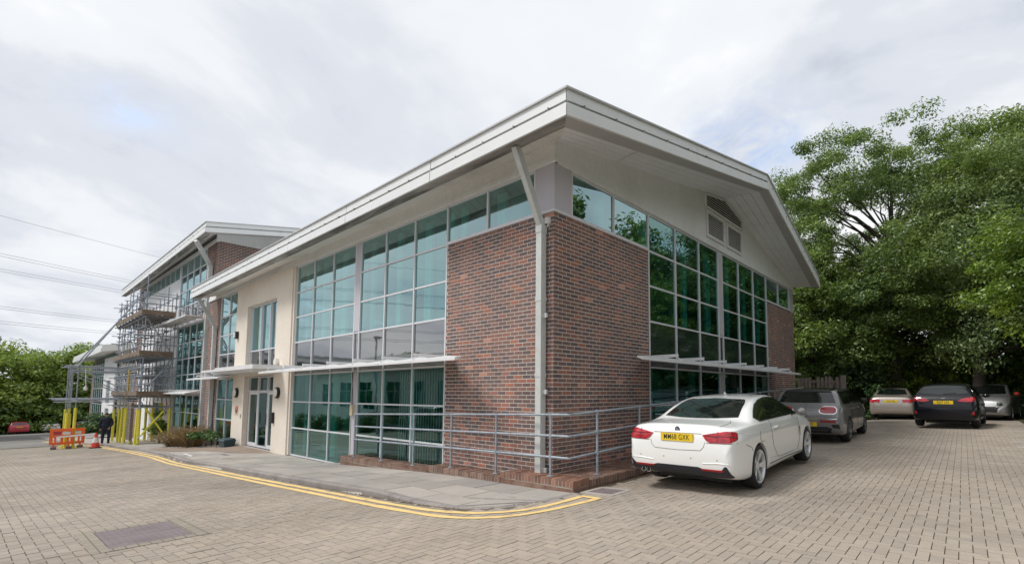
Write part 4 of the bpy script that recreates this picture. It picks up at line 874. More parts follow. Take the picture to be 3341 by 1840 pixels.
for p8, nm, m_ in (([(-64, -1.1, 4.85), (-45, -1.1, 4.95), (-45, -1.05, 4.95), (-64, -1.05, 4.85), (-64, -1.1, 5.12), (-45, -1.1, 5.22), (-45, -1.05, 5.22), (-64, -1.05, 5.12)], 'fascia_panel', 'fascia'),
                   ([(-64, -1.05, 5.16), (-45, -1.05, 5.26), (-45, -1.0, 5.26), (-64, -1.0, 5.16), (-64, -1.05, 5.42), (-45, -1.05, 5.5), (-45, -1.0, 5.5), (-64, -1.0, 5.42)], 'fascia_panel', 'fascia'),
                   ([(-64, -1.04, 4.86), (-45.05, -1.04, 4.96), (-45.05, 7, 6.4), (-64, 7, 6.4), (-64, -1.04, 4.9), (-45.05, -1.04, 5.0), (-45.05, 7, 6.45), (-64, 7, 6.45)], 'soffit', 'soffit'),
                   ([(-64, -1.0, 5.38), (-45, -1.0, 5.46), (-45, 7, 6.9), (-64, 7, 6.9), (-64, -1.0, 5.41), (-45, -1.0, 5.49), (-45, 7, 6.93), (-64, 7, 6.93)], 'roof', 'roofing'),
                   ([(-45, -1.05, 4.97), (-44.95, -1.05, 4.97), (-44.95, 7, 6.42), (-45, 7, 6.42), (-45, -1.05, 5.47), (-44.95, -1.05, 5.47), (-44.95, 7, 6.92), (-45, 7, 6.92)], 'fascia_panel', 'fascia')):
    MB().hexa(p8).build(nm, M[m_], B3)
b = MB(); b.box(-60.2, -46.6, 3, 3.1, -3.2, 5.2); b.box(-46.7, -46.6, .1, 3, -3.2, 5.4); b.box(-60.2, -60.1, .1, 3, -3.2, 5.2); b.build('plain_wall', M['mortar'], B3)

# ---------------- buildings across the road: one shows its eave corner at the picture's edge, the other is mirrored in the glazing
B4 = setk(empty('office_building', (0, 0, 0)), 'office block whose pointed white eave corner alone shows at the left edge', 'office building', 'office buildings on the slope')
b = MB(); b.box(-78, -57, -26, -7.5, -4, 5.2); b.build('wall', M['render_white'], B4)
b = MB(); b.hexa([(-80, -27, 5.3), (-55.2, -27, 5.3), (-55.2, -6.02, 5.75), (-80, -6.02, 5.75), (-80, -27, 5.75), (-55.2, -27, 5.75), (-55.2, -6.02, 6.2), (-80, -6.02, 6.2)]); b.build('roof', M['fascia'], B4)
b = MB(); b.hexa([(-80, -27, 5.78), (-55.0, -27, 5.78), (-55.0, -5.9, 6.25), (-80, -5.9, 6.25), (-80, -27, 5.95), (-55.0, -27, 5.95), (-55.0, -5.9, 6.45), (-80, -5.9, 6.45)]); b.build('roof_sheet', M['roofing'], B4)
B5 = setk(empty('office_building', (0, 0, 0)), 'low white building across the road seen mirrored in the ground floor glazing', 'office building', 'office buildings on the slope')
b = MB(); b.box(-48, -8, -30, -15.5, -2.5, 3.9); b.build('wall', simple('pale_wall', (.78, .78, .72), .8), B5)
b = MB(); b.hexa([(-49, -31, 3.9), (-7, -31, 3.9), (-7, -14.9, 3.9), (-49, -14.9, 3.9), (-49, -24, 5.9), (-7, -24, 5.9), (-7, -22, 5.9), (-49, -22, 5.9)]); b.build('roof', simple('grey_profiled_roof', (.33, .34, .33), .6), B5)
F5 = Fac('L', -15.5)
class FB(Fac):
    def p(s, u, d, z): return (u, s.c + d, z)
F5 = FB('B', -15.5)
for u in range(-46, -10, 4): curtain(B5, F5, [u, u + 1.1, u + 2.2], [2.8, 2.0, .6], lambda i, j: M['glass_dark'], dg=.01, dep=.06, name='window')

# ---------------- scaffold
sc = setk(empty('scaffold', (0, 0, 0)), 'tube scaffold with timber platforms on the white wall, yellow foam round its feet', 'scaffold')
def tb(a, b_, nm='scaffold_tube', r=.026, m_='galv'): MB().tube([a, b_], r, 7).build(nm, M[m_], sc, True)
xs_ = [-26.5, -28.4, -30.4, -32.3, -34.1]; yo, yi = -1.45, -.28; LV = [1.70, 3.72, 5.78]
tops = {(-26.5, yo): 7.9, (-26.5, yi): 7.1, (-28.4, yo): 7.3, (-28.4, yi): 7.7, (-30.4, yo): 7.7, (-30.4, yi): 7.2, (-32.3, yo): 7.2, (-32.3, yi): 7.0, (-34.1, yo): 7.3, (-34.1, yi): 7.2}
for (x, y), z1 in tops.items():
    zb = gf(x, y) + .11; tb((x, y, zb), (x, y, z1), 'standard')
    fo = MB(); fo.tube([(x, y, zb + .05), (x, y, 1.1 + rng.normal(0, .12))], .062, 9); fo.build('foam_sleeve', M['foam'], sc, True)
    MB().box(x - .11, x + .11, y - .11, y + .11, zb - .02, zb).build('base_plate', M['foam'], sc)
for x in (-26.9, -29.9, -31.2): fo = MB(); zb = gf(x, yo) + .1; fo.tube([(x, yo - .05, zb), (x + .12, yo - .02, 1.15)], .06, 9); fo.build('foam_sleeve', M['foam'], sc, True); tb((x + .1, yo, 1.0), (x + .1, yo, LV[0] + 1.6), 'standard')
for z in LV:
    for y in (yo, yi): tb((-26.2, y - .05, z - .07), (-34.4, y - .05, z - .07), 'ledger')
    for x in xs_ + [-27.4, -29.4, -31.4, -33.3]: tb((x + .05, yo - .25, z - .03), (x + .05, yi + .25, z - .03), 'transom_tube')
    for k_ in range(5):
        y = -1.58 + k_ * .25; x = -25.95 - .15 * (k_ % 3)
        while x > -34.2: L = 2.6 + .9 * rng.random(); MB().box(max(x - L, -34.3), x, y, y + .225, z + .0, z + .038).build('scaffold_board', M['board'], sc); x -= L + .02
    MB().box(-26.2, -26.16, -1.62, -.36, z + .04, z + .26).build('toe_board', M['board'], sc)
    x = -26.2
    while x > -34: MB().box(x - 2.6, x - .02, -1.66, -1.62, z + .04, z + .26).build('toe_board', M['board'], sc); x -= 2.6
    for h in (.55, 1.0):
        tb((-26.1, yo - .06, z + h), (-34.5, yo - .06, z + h), 'guard_rail'); tb((-26.45, yo - .4, z + h + .05), (-26.45, .05, z + h + .05), 'guard_rail')
for (a, b_) in (((-26.5, yo, 1.7), (-28.4, yo, 3.7)), ((-28.4, yo, 3.7), (-30.4, yo, 5.8)), ((-30.4, yo, 1.7), (-32.3, yo, 3.7)), ((-26.5, yo, 5.7), (-26.5, yi, 3.8)), ((-26.5, yi, 3.7), (-26.5, yo, 1.75)), ((-32.3, yo, 3.8), (-34.1, yo, 5.7)), ((-34.1, yo, 5.8), (-34.1, yi, 7.0)), ((-28.4, yo, 6.8), (-26.5, yo, 5.8))): tb(a, b_, 'brace')
for (a, b_) in (((-26.4, -.35, -.45), (-26.45, -1.5, 1.55)), ((-26.3, -1.5, -.4), (-26.4, -.3, 1.3))):
    tb(a, b_, 'brace'); A, B_ = Vector(a), Vector(b_); MB().tube([A.lerp(B_, .12), A.lerp(B_, .8)], .045, 8).build('foam_sleeve', M['foam'], sc, True)
for x in (-27.4, -29.4, -31.4, -33.2):
    for y in (yo + .02, yi): tb((x, y, 1.4), (x + .03, y, 6.9 + .8 * rng.random()), 'standard', .022)
for z in (1.1, 2.7, 3.15, 4.75, 5.2, 6.9):
    for y in (yo - .06, yi + .05): tb((-26.0 - .4 * rng.random(), y, z), (-34.3, y, z), 'ledger', .022)
    for x in xs_: tb((x + .06, yo - .35, z + .05), (x + .06, yi + .2, z + .05), 'transom_tube', .022)
cpl = MB()
for (x, y) in tops:
    for z in (1.1, 1.64, 2.7, 3.15, 3.66, 4.75, 5.2, 5.72, 6.3, 6.8): cpl.box(x - .05, x + .05, y - .06, y + .05, z - .05, z + .05)
setk(cpl.build('coupler', M['galv'], sc), kind='stuff')
for (a, b_) in (((-28.4, yi, 1.7), (-26.5, yi, 3.7)), ((-30.4, yi, 3.7), (-28.4, yi, 5.8)), ((-32.3, yo, 1.2), (-34.1, yo, 3.2)), ((-26.5, yo, 2.0), (-26.5, yi, 3.4)), ((-29.4, yo, 4.0), (-31.4, yo, 5.6))): tb(a, b_, 'brace', .022)
# ladder-beam stacks
for y in (yo - .1, yi):
    for z in (1.95, 2.45, 2.95): 
        b = MB(); 
        for dz in (0, .38): b.tube([(-27.5, y, z + dz), (-33.5, y, z + dz)], .022, 6)
        for i in range(15): b.tube([(-27.6 - i * .4, y, z), (-27.8 - i * .4, y, z + .38)], .014, 5)
        b.build('lattice_beam', M['galv'], sc, True)
MB().box(-29.35, -29.1, yo - .14, yo - .08, 1.6, 3.1).build('yellow_panel', simple('dull_yellow', (.5, .33, .05), .7), sc)
MB().box(-28.75, -27.75, -1.58, -1.50, -.55, 1.35).build('ladder_guard', M['fence'], sc)
for i in range(11): MB().box(-28.75, -27.75, -1.60, -1.58, -.5 + i * .17, -.36 + i * .17).build('ladder_guard_slat', M['fence'], sc)
# outrigger tower in the road
for i, (x, y) in enumerate([(-29.5, -3.45), (-29.9, -3.7), (-31.8, -3.5), (-32.3, -3.6), (-32.6, -3.4)]):
    zb = gf(x, y) + .02; tb((x, y, zb), (x + .0, y, 3.35), 'standard'); MB().tube([(x, y, zb + .03), (x, y, [1.12, .85, 1.05, 1.0, .75][i])], [.065, .06, .06, .06, .06][i], 9).build('foam_sleeve', M['foam'], sc, True)
    MB().box(x - .15, x + .15, y - .15, y + .15, zb - .01, zb + .03).build('base_plate', M['foam'], sc)
for x in (-29.5, -29.75, -30.6, -32.3):
    for z in ((1.42, 1.55), (1.58, 1.5))[0 if x > -30 else 1]: tb((x, -4.35 + .25 * rng.random(), z), (x + .1, -1.0, z), 'ledger')
    tb((x, -3.9, 3.25), (x + .1, -1.1, 3.2), 'ledger'); tb((x, -3.6, 3.05 - .05 * rng.random()), (x + .1, -1.2, 2.95), 'ledger')
for x in (-29.4, -29.7, -32.0): tb((x, -3.5, 3.2), (x + .6, -1.45, 6.9 - (0 if x > -31 else .3)), 'brace', .03)
for x, z0, z1 in ((-29.5, 3.1, 1.9), (-30.4, 2.7, 1.7), (-32.0, 3.0, 1.9)): tb((x, -3.4, z0), (x + .2, -1.5, z1), 'brace')
for z in (3.3, 1.47): tb((-28.9, -3.45, z), (-33.2, -3.55, z), 'ledger')
# warning lamp hanging from the tower
b = MB(); b.tube([(-29.45, -3.2, 3.1), (-29.45, -3.15, 2.2)], .02, 6); b.lathe([(0, 1.98), (.07, 2.02), (.08, 2.12), (.03, 2.22)], 10, c=(-29.45, -3.15, 0)); b.build('hanging_lamp', M['white'], sc, True)

# ---------------- street things on the left
def barrier(loc, rz, label):
    t = setk(empty('road_barrier', loc, rz), label, 'road barrier', 'orange road barriers'); Wd = .42
    b = MB(); z0, z1 = .22, 1.0
    for q in ((-Wd, -Wd + .12, z0, z1), (Wd - .12, Wd, z0, z1), (-Wd + .12, Wd - .12, z1 - .14, z1), (-Wd + .12, Wd - .12, z0, z0 + .12), (-Wd + .12, Wd - .12, .55, .68)): b.box(q[0], q[1], -.035, .035, q[2], q[3])
    b.build('frame', M['orange'], t)
    for i in range(3): MB().box(-.25 + i * .21, -.18 + i * .21, -.02, .02, z0 + .12, .55).build('bar', M['orange'], t)
    for i in range(2): MB().box(-.29 + i * .31, -.02 + i * .31, -.038, .038, .70, .84).build('reflective_panel', M['white'] if i % 2 else M['redsign'], t)
    for x in (-.26, .26): MB().box(x - .09, x + .09, -.32, .32, .0, .12).build('foot', simple('grey_foot', (.16, .12, .10), .8) if 'grey_foot' not in bpy.data.materials else bpy.data.materials['grey_foot'], t); MB().box(x - .03, x + .03, -.03, .03, .1, .24).build('stem', M['orange'], t)
    return t
bx = lambda x, y: (x, y, gf(x, y) + .005)
barrier(bx(-29.4, -3.86), R(84), 'orange plastic barrier standing nearest in front of the yellow padded scaffold feet')
barrier(bx(-30.4, -3.38), R(80), 'orange plastic barrier set right of the other, nearer the kerb, among the yellow feet')
tp = setk(MB().bar((-29.3, -4.05, gf(-30, -4) + .62), (-28.15, -2.8, gf(-28, -2.8) + .70), .01, .07).build('barrier_tape', M['white'], None), 'white barrier tape stretched from the orange barrier to the traffic cone', 'barrier tape')
cn_ = setk(empty('traffic_cone', bx(-28.05, -2.78)), 'red and white striped traffic cone beside the standing man', 'traffic cone')
MB().box(-.21, .21, -.21, .21, 0, .045).build('base', M['black'], cn_)
for nm, r0, r1, z0, z1, m_ in (('cone_body', .17, .128, .045, .27, 'cone_red'), ('reflective_sleeve', .129, .08, .27, .52, 'white'), ('cone_top', .079, .035, .52, .75, 'cone_red')):
    b = MB(); b.lathe([(r0, z0), (r1, z1), (0, z1 + .002)], 18); b.build(nm, M[m_], cn_, True)
# wooden fence behind the building
fn = setk(empty('wooden_fence', (0, 0, 0)), 'weathered close-board timber fence between the brick corner and the wood', 'fence')
x = -.05; i = 0
while x < 1.52:
    wd = .085 + .03 * rng.random(); zt = 2.52 + rng.normal(0, .02); z0 = gf(x, 15.6) - .02
    if not (i % 5 == 3): MB().box(x, x + wd, 15.55 + rng.normal(0, .004), 15.575, z0, zt).build('fence_board', M['fence'], fn)
    x += wd + .028 + .03 * rng.random(); i += 1
for z in (.95, 1.6, 2.3): MB().box(-.1, 1.55, 15.58, 15.63, z, z + .08).build('fence_rail', M['fence'], fn)
MB().box(1.46, 1.62, 15.5, 15.66, .3, 2.58).build('fence_post', M['fence'], fn); MB().box(-.16, -.06, 15.5, 15.66, .3, 2.5).build('fence_post', M['fence'], fn)
i = 0; x = -.03
while x < 1.5: MB().box(x, x + .09, 15.64, 15.66, gf(x, 15.6), 2.4 + rng.normal(0, .03)).build('fence_board', M['fence'], fn); x += .135
setk(MB().box(-14.9, -13.9, -2.02, -1.96, float(pz(-14.4, -2)) + .01, float(pz(-14.4, -2)) + .035).build('plastic_strip', M['white'], None), 'thin white plastic strip lying on the pavement edge by the doors', 'plastic strip')
pb = setk(empty('grit_box', (-16.35, -.42, float(pz(-16.35, -.42)))), 'low blue green planter box against the cream wall left of the doors', 'planter box')
pb.scale = (.72, .8, .8); MB().hexa([(-.42, -.2, 0), (.42, -.2, 0), (.42, .2, 0), (-.42, .2, 0), (-.47, -.24, .3), (.47, -.24, .3), (.47, .24, .3), (-.47, .24, .3)]).build('box_body', M['bluebox'], pb); MB().hexa([(-.5, -.27, .3), (.5, -.27, .3), (.5, .27, .3), (-.5, .27, .3), (-.44, -.2, .37), (.44, -.2, .37), (.44, .2, .42), (-.44, .2, .42)]).build('box_lid', M['bluebox'], pb)

# ---------------- overhead cables and a lamp post seen mirrored in the glazing
def span(p, q, sag, label):
    p, q = Vector(p), Vector(q); pts = [p.lerp(q, i / 40) - Vector((0, 0, sag * 4 * (i / 40) * (1 - i / 40))) for i in range(41)]
    setk(MB().tube(pts, .017, 5, cap=False).build('overhead_cable', M['wire'], None, True), label, 'overhead cable', 'overhead cables crossing the sky')
for i, (a, b_) in enumerate([((-70, -6.67, 20.67), (-90, 9.2, 23.4)), ((-70, -6.44, 16.81), (-90, 6.23, 19.26)), ((-70, -6.42, 16.53), (-90, 6.25, 18.9)), ((-70, -6.35, 15.24), (-90, 5.15, 17.65)), ((-70, -6.33, 14.99), (-90, 5.17, 17.29)), ((-70, -6.12, 11.44), (-90, 5.38, 13.2)), ((-70, -6.11, 11.2), (-90, 5.4, 12.9)), ((-70, -6.03, 9.95), (-90, 3.86, 11.5)), ((-70, -6.02, 9.7), (-90, 3.87, 11.2))]):
    A, B_ = Vector(a), Vector(b_); d = B_ - A
    lab = ['thin single cable highest in the left sky', 'upper cable of the highest pair in the left sky', 'lower cable of the highest pair in the left sky', 'upper cable of the second pair in the left sky', 'lower cable of the second pair in the left sky', 'upper cable of the third pair in the left sky', 'lower cable of the third pair in the left sky', 'upper cable of the lowest pair in the left sky', 'lower cable of the lowest pair in the left sky'][i]
    span(A - d * 2.2, B_ + d * 2.4, .9, lab)
lp = setk(empty('lamp_post', (-24, -9.5, gf(-24, -9.5))), 'grey lamp post across the road, seen mirrored in the upper glazing', 'lamp post')
b = MB(); b.tube([(0, 0, 0), (0, 0, 6.0)], [.08, .045], 8); b.build('post', M['galv'], lp, True); MB().box(-.05, .5, -.12, .12, 6.0, 6.1).build('lamp_head', M['galv'], lp)

# ================================================================== people
def skin_chain(name, pts, rad, edges, mat, parent, lv=1, root=0):
    me = bpy.data.meshes.new(name); me.from_pydata(pts, edges, []); o = bpy.data.objects.new(name, me); col.objects.link(o)
    md = o.modifiers.new('skin', 'SKIN'); md.use_smooth_shade = True
    for i, r_ in enumerate(rad):
        v = me.skin_vertices[0].data[i]; v.radius = r_ if isinstance(r_, tuple) else (r_, r_); v.use_root = (i == root)
    sd = o.modifiers.new('sub', 'SUBSURF'); sd.levels = lv; sd.render_levels = lv
    dg = bpy.context.evaluated_depsgraph_get(); m2 = bpy.data.meshes.new_from_object(o.evaluated_get(dg)); m2.materials.clear(); m2.materials.append(mat)
    bpy.data.objects.remove(o); m2.polygons.foreach_set('use_smooth', [True] * len(m2.polygons)); return link(name, m2, parent)
pn = setk(empty('person', (-31.9, -2.0, gf(-31.9, -2.0) + .01), R(70)), 'man in dark jacket and trousers standing beside the scaffold with one hand at his back', 'person')
P_ = [(0, 0, .95), (0, .01, 1.12), (0, .02, 1.30), (0, .015, 1.43), (0, .03, 1.51), (.10, 0, .90), (.13, .02, .50), (.14, -.03, .09), (.145, .10, .035), (-.10, 0, .90), (-.12, .04, .50), (-.13, .02, .09), (-.14, .15, .035),
      (.19, .02, 1.40), (.27, -.04, 1.14), (.20, -.17, .96), (-.19, .02, 1.40), (-.26, .0, 1.13), (-.25, .08, .90)]
E_ = [(0, 1), (1, 2), (2, 3), (3, 4), (0, 5), (5, 6), (6, 7), (7, 8), (0, 9), (9, 10), (10, 11), (11, 12), (3, 13), (13, 14), (14, 15), (3, 16), (16, 17), (17, 18)]
rd = [(.19, .14), (.19, .145), (.20, .145), (.15, .10), .062, .105, .075, .055, .05, .105, .075, .055, .05, .085, .062, .048, .085, .062, .048]
skin_chain('body', P_, rd, E_, M['cloth_dark'], pn, 2)
skin_chain('head', [(0, .035, 1.50), (0, .04, 1.57), (0, .05, 1.65), (0, .045, 1.73)], [.05, (.07, .082), (.08, .098), (.055, .07)], [(0, 1), (1, 2), (2, 3)], M['skin'], pn, 2)
skin_chain('hair', [(0, .0, 1.64), (0, .0, 1.71), (0, .02, 1.76)], [(.075, .085), (.075, .088), (.05, .06)], [(0, 1), (1, 2)], M['hair'], pn, 2)
for sx in (-1, 1): b = MB(); b.lathe([(0, -.005), (.02, 0), (.012, .012), (0, .014)], 8, 'x', (sx * .082, .04, 1.635)); b.build('ear', M['skin'], pn, True)
b = MB(); b.lathe([(0, .0), (.016, .012), (.01, .03), (0, .035)], 8, 'y', (0, .14, 1.63)); b.build('nose', M['skin'], pn, True)
for (hx, hy, hz, dx, dy, dz) in ((.20, -.17, .955, -.35, -.25, -.9), (-.25, .085, .89, .05, .15, -1)):
    d = Vector((dx, dy, dz)).normalized(); s_ = d.cross(Vector((0, 1, .1))).normalized(); p0 = Vector((hx, hy, hz)); pts = [tuple(p0), tuple(p0 + d * .045), tuple(p0 + d * .085)]; rr = [(.028, .022), (.040, .020), (.038, .018)]; ed = [(0, 1), (1, 2)]
    for i, (off, ln) in enumerate(((-.03, .062), (-.01, .075), (.01, .07), (.03, .055))):
        a = p0 + d * .085 + s_ * off; n0 = len(pts); pts += [tuple(a + d * .01), tuple(a + d * ln * .6 + Vector((0, .006, 0))), tuple(a + d * ln + Vector((0, .018, 0)))]; rr += [.0095, .0088, .0075]; ed += [(2, n0), (n0, n0 + 1), (n0 + 1, n0 + 2)]
    n0 = len(pts); a = p0 + d * .03 - s_ * .04; pts += [tuple(a), tuple(a + d * .04 - s_ * .012)]; rr += [.011, .009]; ed += [(1, n0), (n0, n0 + 1)]
    skin_chain('hand', pts, rr, ed, M['skin'], pn, 1)
# ================================================================== cars
def pchip(xs, ys, x):
    xs = np.array(xs, float); ys = np.array(ys, float); h = np.diff(xs); d = np.diff(ys) / h; m = np.zeros(len(xs)); m[0] = d[0]; m[-1] = d[-1]
    for i in range(1, len(xs) - 1):
        if d[i - 1] * d[i] > 0: w1 = 2 * h[i] + h[i - 1]; w2 = h[i] + 2 * h[i - 1]; m[i] = (w1 + w2) / (w1 / d[i - 1] + w2 / d[i])
    i = np.clip(np.searchsorted(xs, x) - 1, 0, len(h) - 1); t = (x - xs[i]) / h[i]; t = np.clip(t, 0, 1)
    return (2 * t**3 - 3 * t**2 + 1) * ys[i] + (t**3 - 2 * t**2 + t) * h[i] * m[i] + (-2 * t**3 + 3 * t**2) * ys[i + 1] + (t**3 - t**2) * h[i] * m[i + 1]
def prof(d): a = sorted(d.items()); xs = [p[0] for p in a]; ys = [p[1] for p in a]; return lambda x: pchip(xs, ys, x)
def catmull(P, n):
    P = np.array(P); Q = np.vstack([2 * P[0] - P[1], P, 2 * P[-1] - P[-2]]); out_ = []
    for i in range(1, len(Q) - 2):
        for k_ in range(n):
            t = k_ / n; out_.append(.5 * ((2 * Q[i]) + (-Q[i - 1] + Q[i + 1]) * t + (2 * Q[i - 1] - 5 * Q[i] + 4 * Q[i + 1] - Q[i + 2]) * t * t + (-Q[i - 1] + 3 * Q[i] - 3 * Q[i + 1] + Q[i + 2]) * t**3))
    out_.append(P[-1]); return np.array(out_)
def car_body(sp, paint_):
    """x across, y forward from the rear bumper, z up; returns (mesh with wheel arches cut, uncut BVH)"""
    L = sp['L']; zt, zb, hw, zbe, rw, drop, wbe = (prof(sp[k_]) for k_ in ('zt', 'zb', 'hw', 'zbelt', 'rw', 'drop', 'wb'))
    ys_ = np.unique(np.round(np.concatenate([np.array([0, .012, .03, .055, .085, .12, .16, .2, .26, .33, .42, .52]), np.linspace(.62, L - .5, 64), L - np.array([.42, .34, .26, .2, .15, .11, .08, .05, .03, .012, 0])]), 4))
    rings = []
    for y in ys_:
        a, b_, h, be, r_, dr, wb = (float(f(y)) for f in (zt, zb, hw, zbe, rw, drop, wbe)); be = min(be, a - .02)
        half = [(0, b_), (.55 * h, b_), (.86 * h, b_ + .004), (h - .045, b_ + .03), (h - .008, b_ + .10 * (be - b_) + .03), (h + .002, b_ + .38 * (be - b_)), (h - .004, b_ + .62 * (be - b_)), (h - .006, b_ + .80 * (be - b_)), (wb + .008, be - .025), (wb - .02, be + .004),
                (wb * .45 + r_ * .55 + .012, be * .45 + (a - dr) * .55 + .004), (r_, a - dr), (r_ * .80, a - dr * .42), (r_ * .42, a - dr * .1), (0, a)]
        q = catmull(half, 3); rings.append(np.vstack([np.stack([q[:, 0], np.full(len(q), y), q[:, 1]], -1), np.stack([-q[-2:0:-1, 0], np.full(len(q) - 2, y), q[-2:0:-1, 1]], -1)]))
    n = len(rings[0]); V = np.vstack(rings).tolist(); F = []
    for i in range(len(rings) - 1):
        for k_ in range(n): F.append((i * n + k_, i * n + (k_ + 1) % n, (i + 1) * n + (k_ + 1) % n, (i + 1) * n + k_))
    F.append(tuple(range(n))); F.append(tuple((len(rings) - 1) * n + k_ for k_ in range(n)))
    me = bpy.data.meshes.new('body'); me.from_pydata(V, [], F); bm = bmesh.new(); bm.from_mesh(me); bmesh.ops.recalc_face_normals(bm, faces=bm.faces); bm.to_mesh(me); bvh = BVHTree.FromBMesh(bm); bm.free()
    me.materials.append(paint_); o = bpy.data.objects.new('tmp', me); col.objects.link(o)
    cuts = []
    for ay in sp['axles']:
        for sx in (-1, 1):
            cb = MB(); r_ = sp['arch']; m = 40; b0 = len(cb.v)
            for X in (sx * 1.2, sx * (sp['hwid'] - .27)):
                for k_ in range(m): t = 2 * math.pi * k_ / m; cb.v.append((X, ay + r_ * math.cos(t), sp['wr'] + .005 + r_ * math.sin(t)))
            for k_ in range(m): cb.f.append((k_, (k_ + 1) % m, m + (k_ + 1) % m, m + k_)); cb.m.append(0)
            cb.f += [tuple(range(m)), tuple(range(m, 2 * m))]; cb.m += [0, 0]
            c_ = cb.build('cut', M['black']); cuts.append(c_); md = o.modifiers.new('b', 'BOOLEAN'); md.operation = 'DIFFERENCE'; md.object = c_; md.solver = 'EXACT'
    dg = bpy.context.evaluated_depsgraph_get(); m2 = bpy.data.meshes.new_from_object(o.evaluated_get(dg))
    for c_ in cuts: bpy.data.objects.remove(c_)
    bpy.data.objects.remove(o); m2.materials.clear(); m2.materials.append(paint_); m2.name = 'body'
    m2.polygons.foreach_set('use_smooth', [True] * len(m2.polygons)); m2.set_sharp_from_angle(angle=R(38)); return m2, bvh
def poly_span(poly, u):
    zs = []
    for (a, b_) in zip(poly, poly[1:] + poly[:1]):
        if (a[0] - u) * (b_[0] - u) <= 0 and a[0] != b_[0]: t = (u - a[0]) / (b_[0] - a[0]); zs.append(a[1] + t * (b_[1] - a[1]))
    return (min(zs), max(zs)) if zs else None
def patch(bvh, poly, view, off=.004, step=.03, nz=10, skirt=.02):
    """drapes the outline `poly` (given in the side view y,z or the end view x,z) over the body as a panel of its own, with an edge"""
    us = [p[0] for p in poly]; u0, u1 = min(us) + .0008, max(us) - .0008; n = max(2, int((u1 - u0) / step)); V = []; cols = []
    for i in range(n + 1):
        u = u0 + (u1 - u0) * i / n; sp_ = poly_span(poly, u)
        if sp_ is None: continue
        c_ = []
        for j in range(nz + 1):
            z = sp_[0] + (sp_[1] - sp_[0]) * j / nz
            if view == 'R': o_, d = Vector((3, u, z)), Vector((-1, 0, 0))
            elif view == 'L': o_, d = Vector((-3, u, z)), Vector((1, 0, 0))
            elif view == 'B': o_, d = Vector((u, -3, z)), Vector((0, 1, 0))
            else: o_, d = Vector((u, 9, z)), Vector((0, -1, 0))
            h = bvh.ray_cast(o_, d)
            if h[0] is None: c_.append(None); continue
            nn = h[1]
            if nn.dot(d) > 0: nn = -nn
            c_.append((h[0] + nn * off, h[0] - nn * skirt))
        if all(x is not None for x in c_): cols.append(c_)
    mb = MB(); m = nz + 1
    for c_ in cols: mb.v += [tuple(x[0]) for x in c_]
    for i in range(len(cols) - 1):
        for j in range(nz): mb.f.append((i * m + j, (i + 1) * m + j, (i + 1) * m + j + 1, i * m + j + 1)); mb.m.append(0)
    # edge
    N_ = len(cols); 
    if N_ < 2: return mb
    rim = [(i, 0) for i in range(N_)] + [(N_ - 1, j) for j in range(1, m)] + [(i, nz) for i in range(N_ - 2, -1, -1)] + [(0, j) for j in range(nz - 1, 0, -1)]
    b0 = len(mb.v)
    for i, j in rim: mb.v.append(tuple(cols[i][j][1]))
    for k_ in range(len(rim)):
        a = rim[k_]; c_ = rim[(k_ + 1) % len(rim)]; mb.f.append((a[0] * m + a[1], c_[0] * m + c_[1], b0 + (k_ + 1) % len(rim), b0 + k_)); mb.m.append(0)
    return mb
def ribbon(bvh, line, view, wd=.006, off=.0015):
    pts = []
    for a, b_ in zip(line[:-1], line[1:]):
        m = max(1, int(math.dist(a, b_) / .04))
        for i in range(m): pts.append((a[0] + (b_[0] - a[0]) * i / m, a[1] + (b_[1] - a[1]) * i / m))
    pts.append(line[-1]); P3 = []
    for u, z in pts:
        o_, d = {'R': (Vector((3, u, z)), Vector((-1, 0, 0))), 'L': (Vector((-3, u, z)), Vector((1, 0, 0))), 'B': (Vector((u, -3, z)), Vector((0, 1, 0))), 'F': (Vector((u, 9, z)), Vector((0, -1, 0))), 'T': (Vector((u, z, 3)), Vector((0, 0, -1)))}[view]
        h = bvh.ray_cast(o_, d)
        if h[0] is not None: P3.append(h[0] + (h[1] if h[1].dot(d) < 0 else -h[1]) * off)
    mb = MB()
    if len(P3) > 1: mb.tube(P3, wd / 2, 4)
    return mb
def tx(s, size, mat, parent, name, M4, ext=.0012, squeeze=1.0, sp=1.0):
    cu = bpy.data.curves.new(name, 'FONT'); cu.body = s; cu.size = size; cu.align_x = 'CENTER'; cu.align_y = 'CENTER'; cu.extrude = ext; cu.offset = size * .003; cu.space_character = sp
    o = bpy.data.objects.new(name, cu); col.objects.link(o); dg = bpy.context.evaluated_depsgraph_get(); me = bpy.data.meshes.new_from_object(o.evaluated_get(dg)); bpy.data.objects.remove(o)
    me.materials.clear(); me.materials.append(mat)
    o = link(name, me, parent); o.matrix_local = M4 @ Matrix.Diagonal((squeeze, 1, 1, 1)); return o
def rear_frame(x, y, z, tilt=0):   # local x -> world x, local y -> up, facing backwards (-y)
    return Matrix.Translation((x, y, z)) @ Matrix.Rotation(R(90 + tilt), 4, 'X')
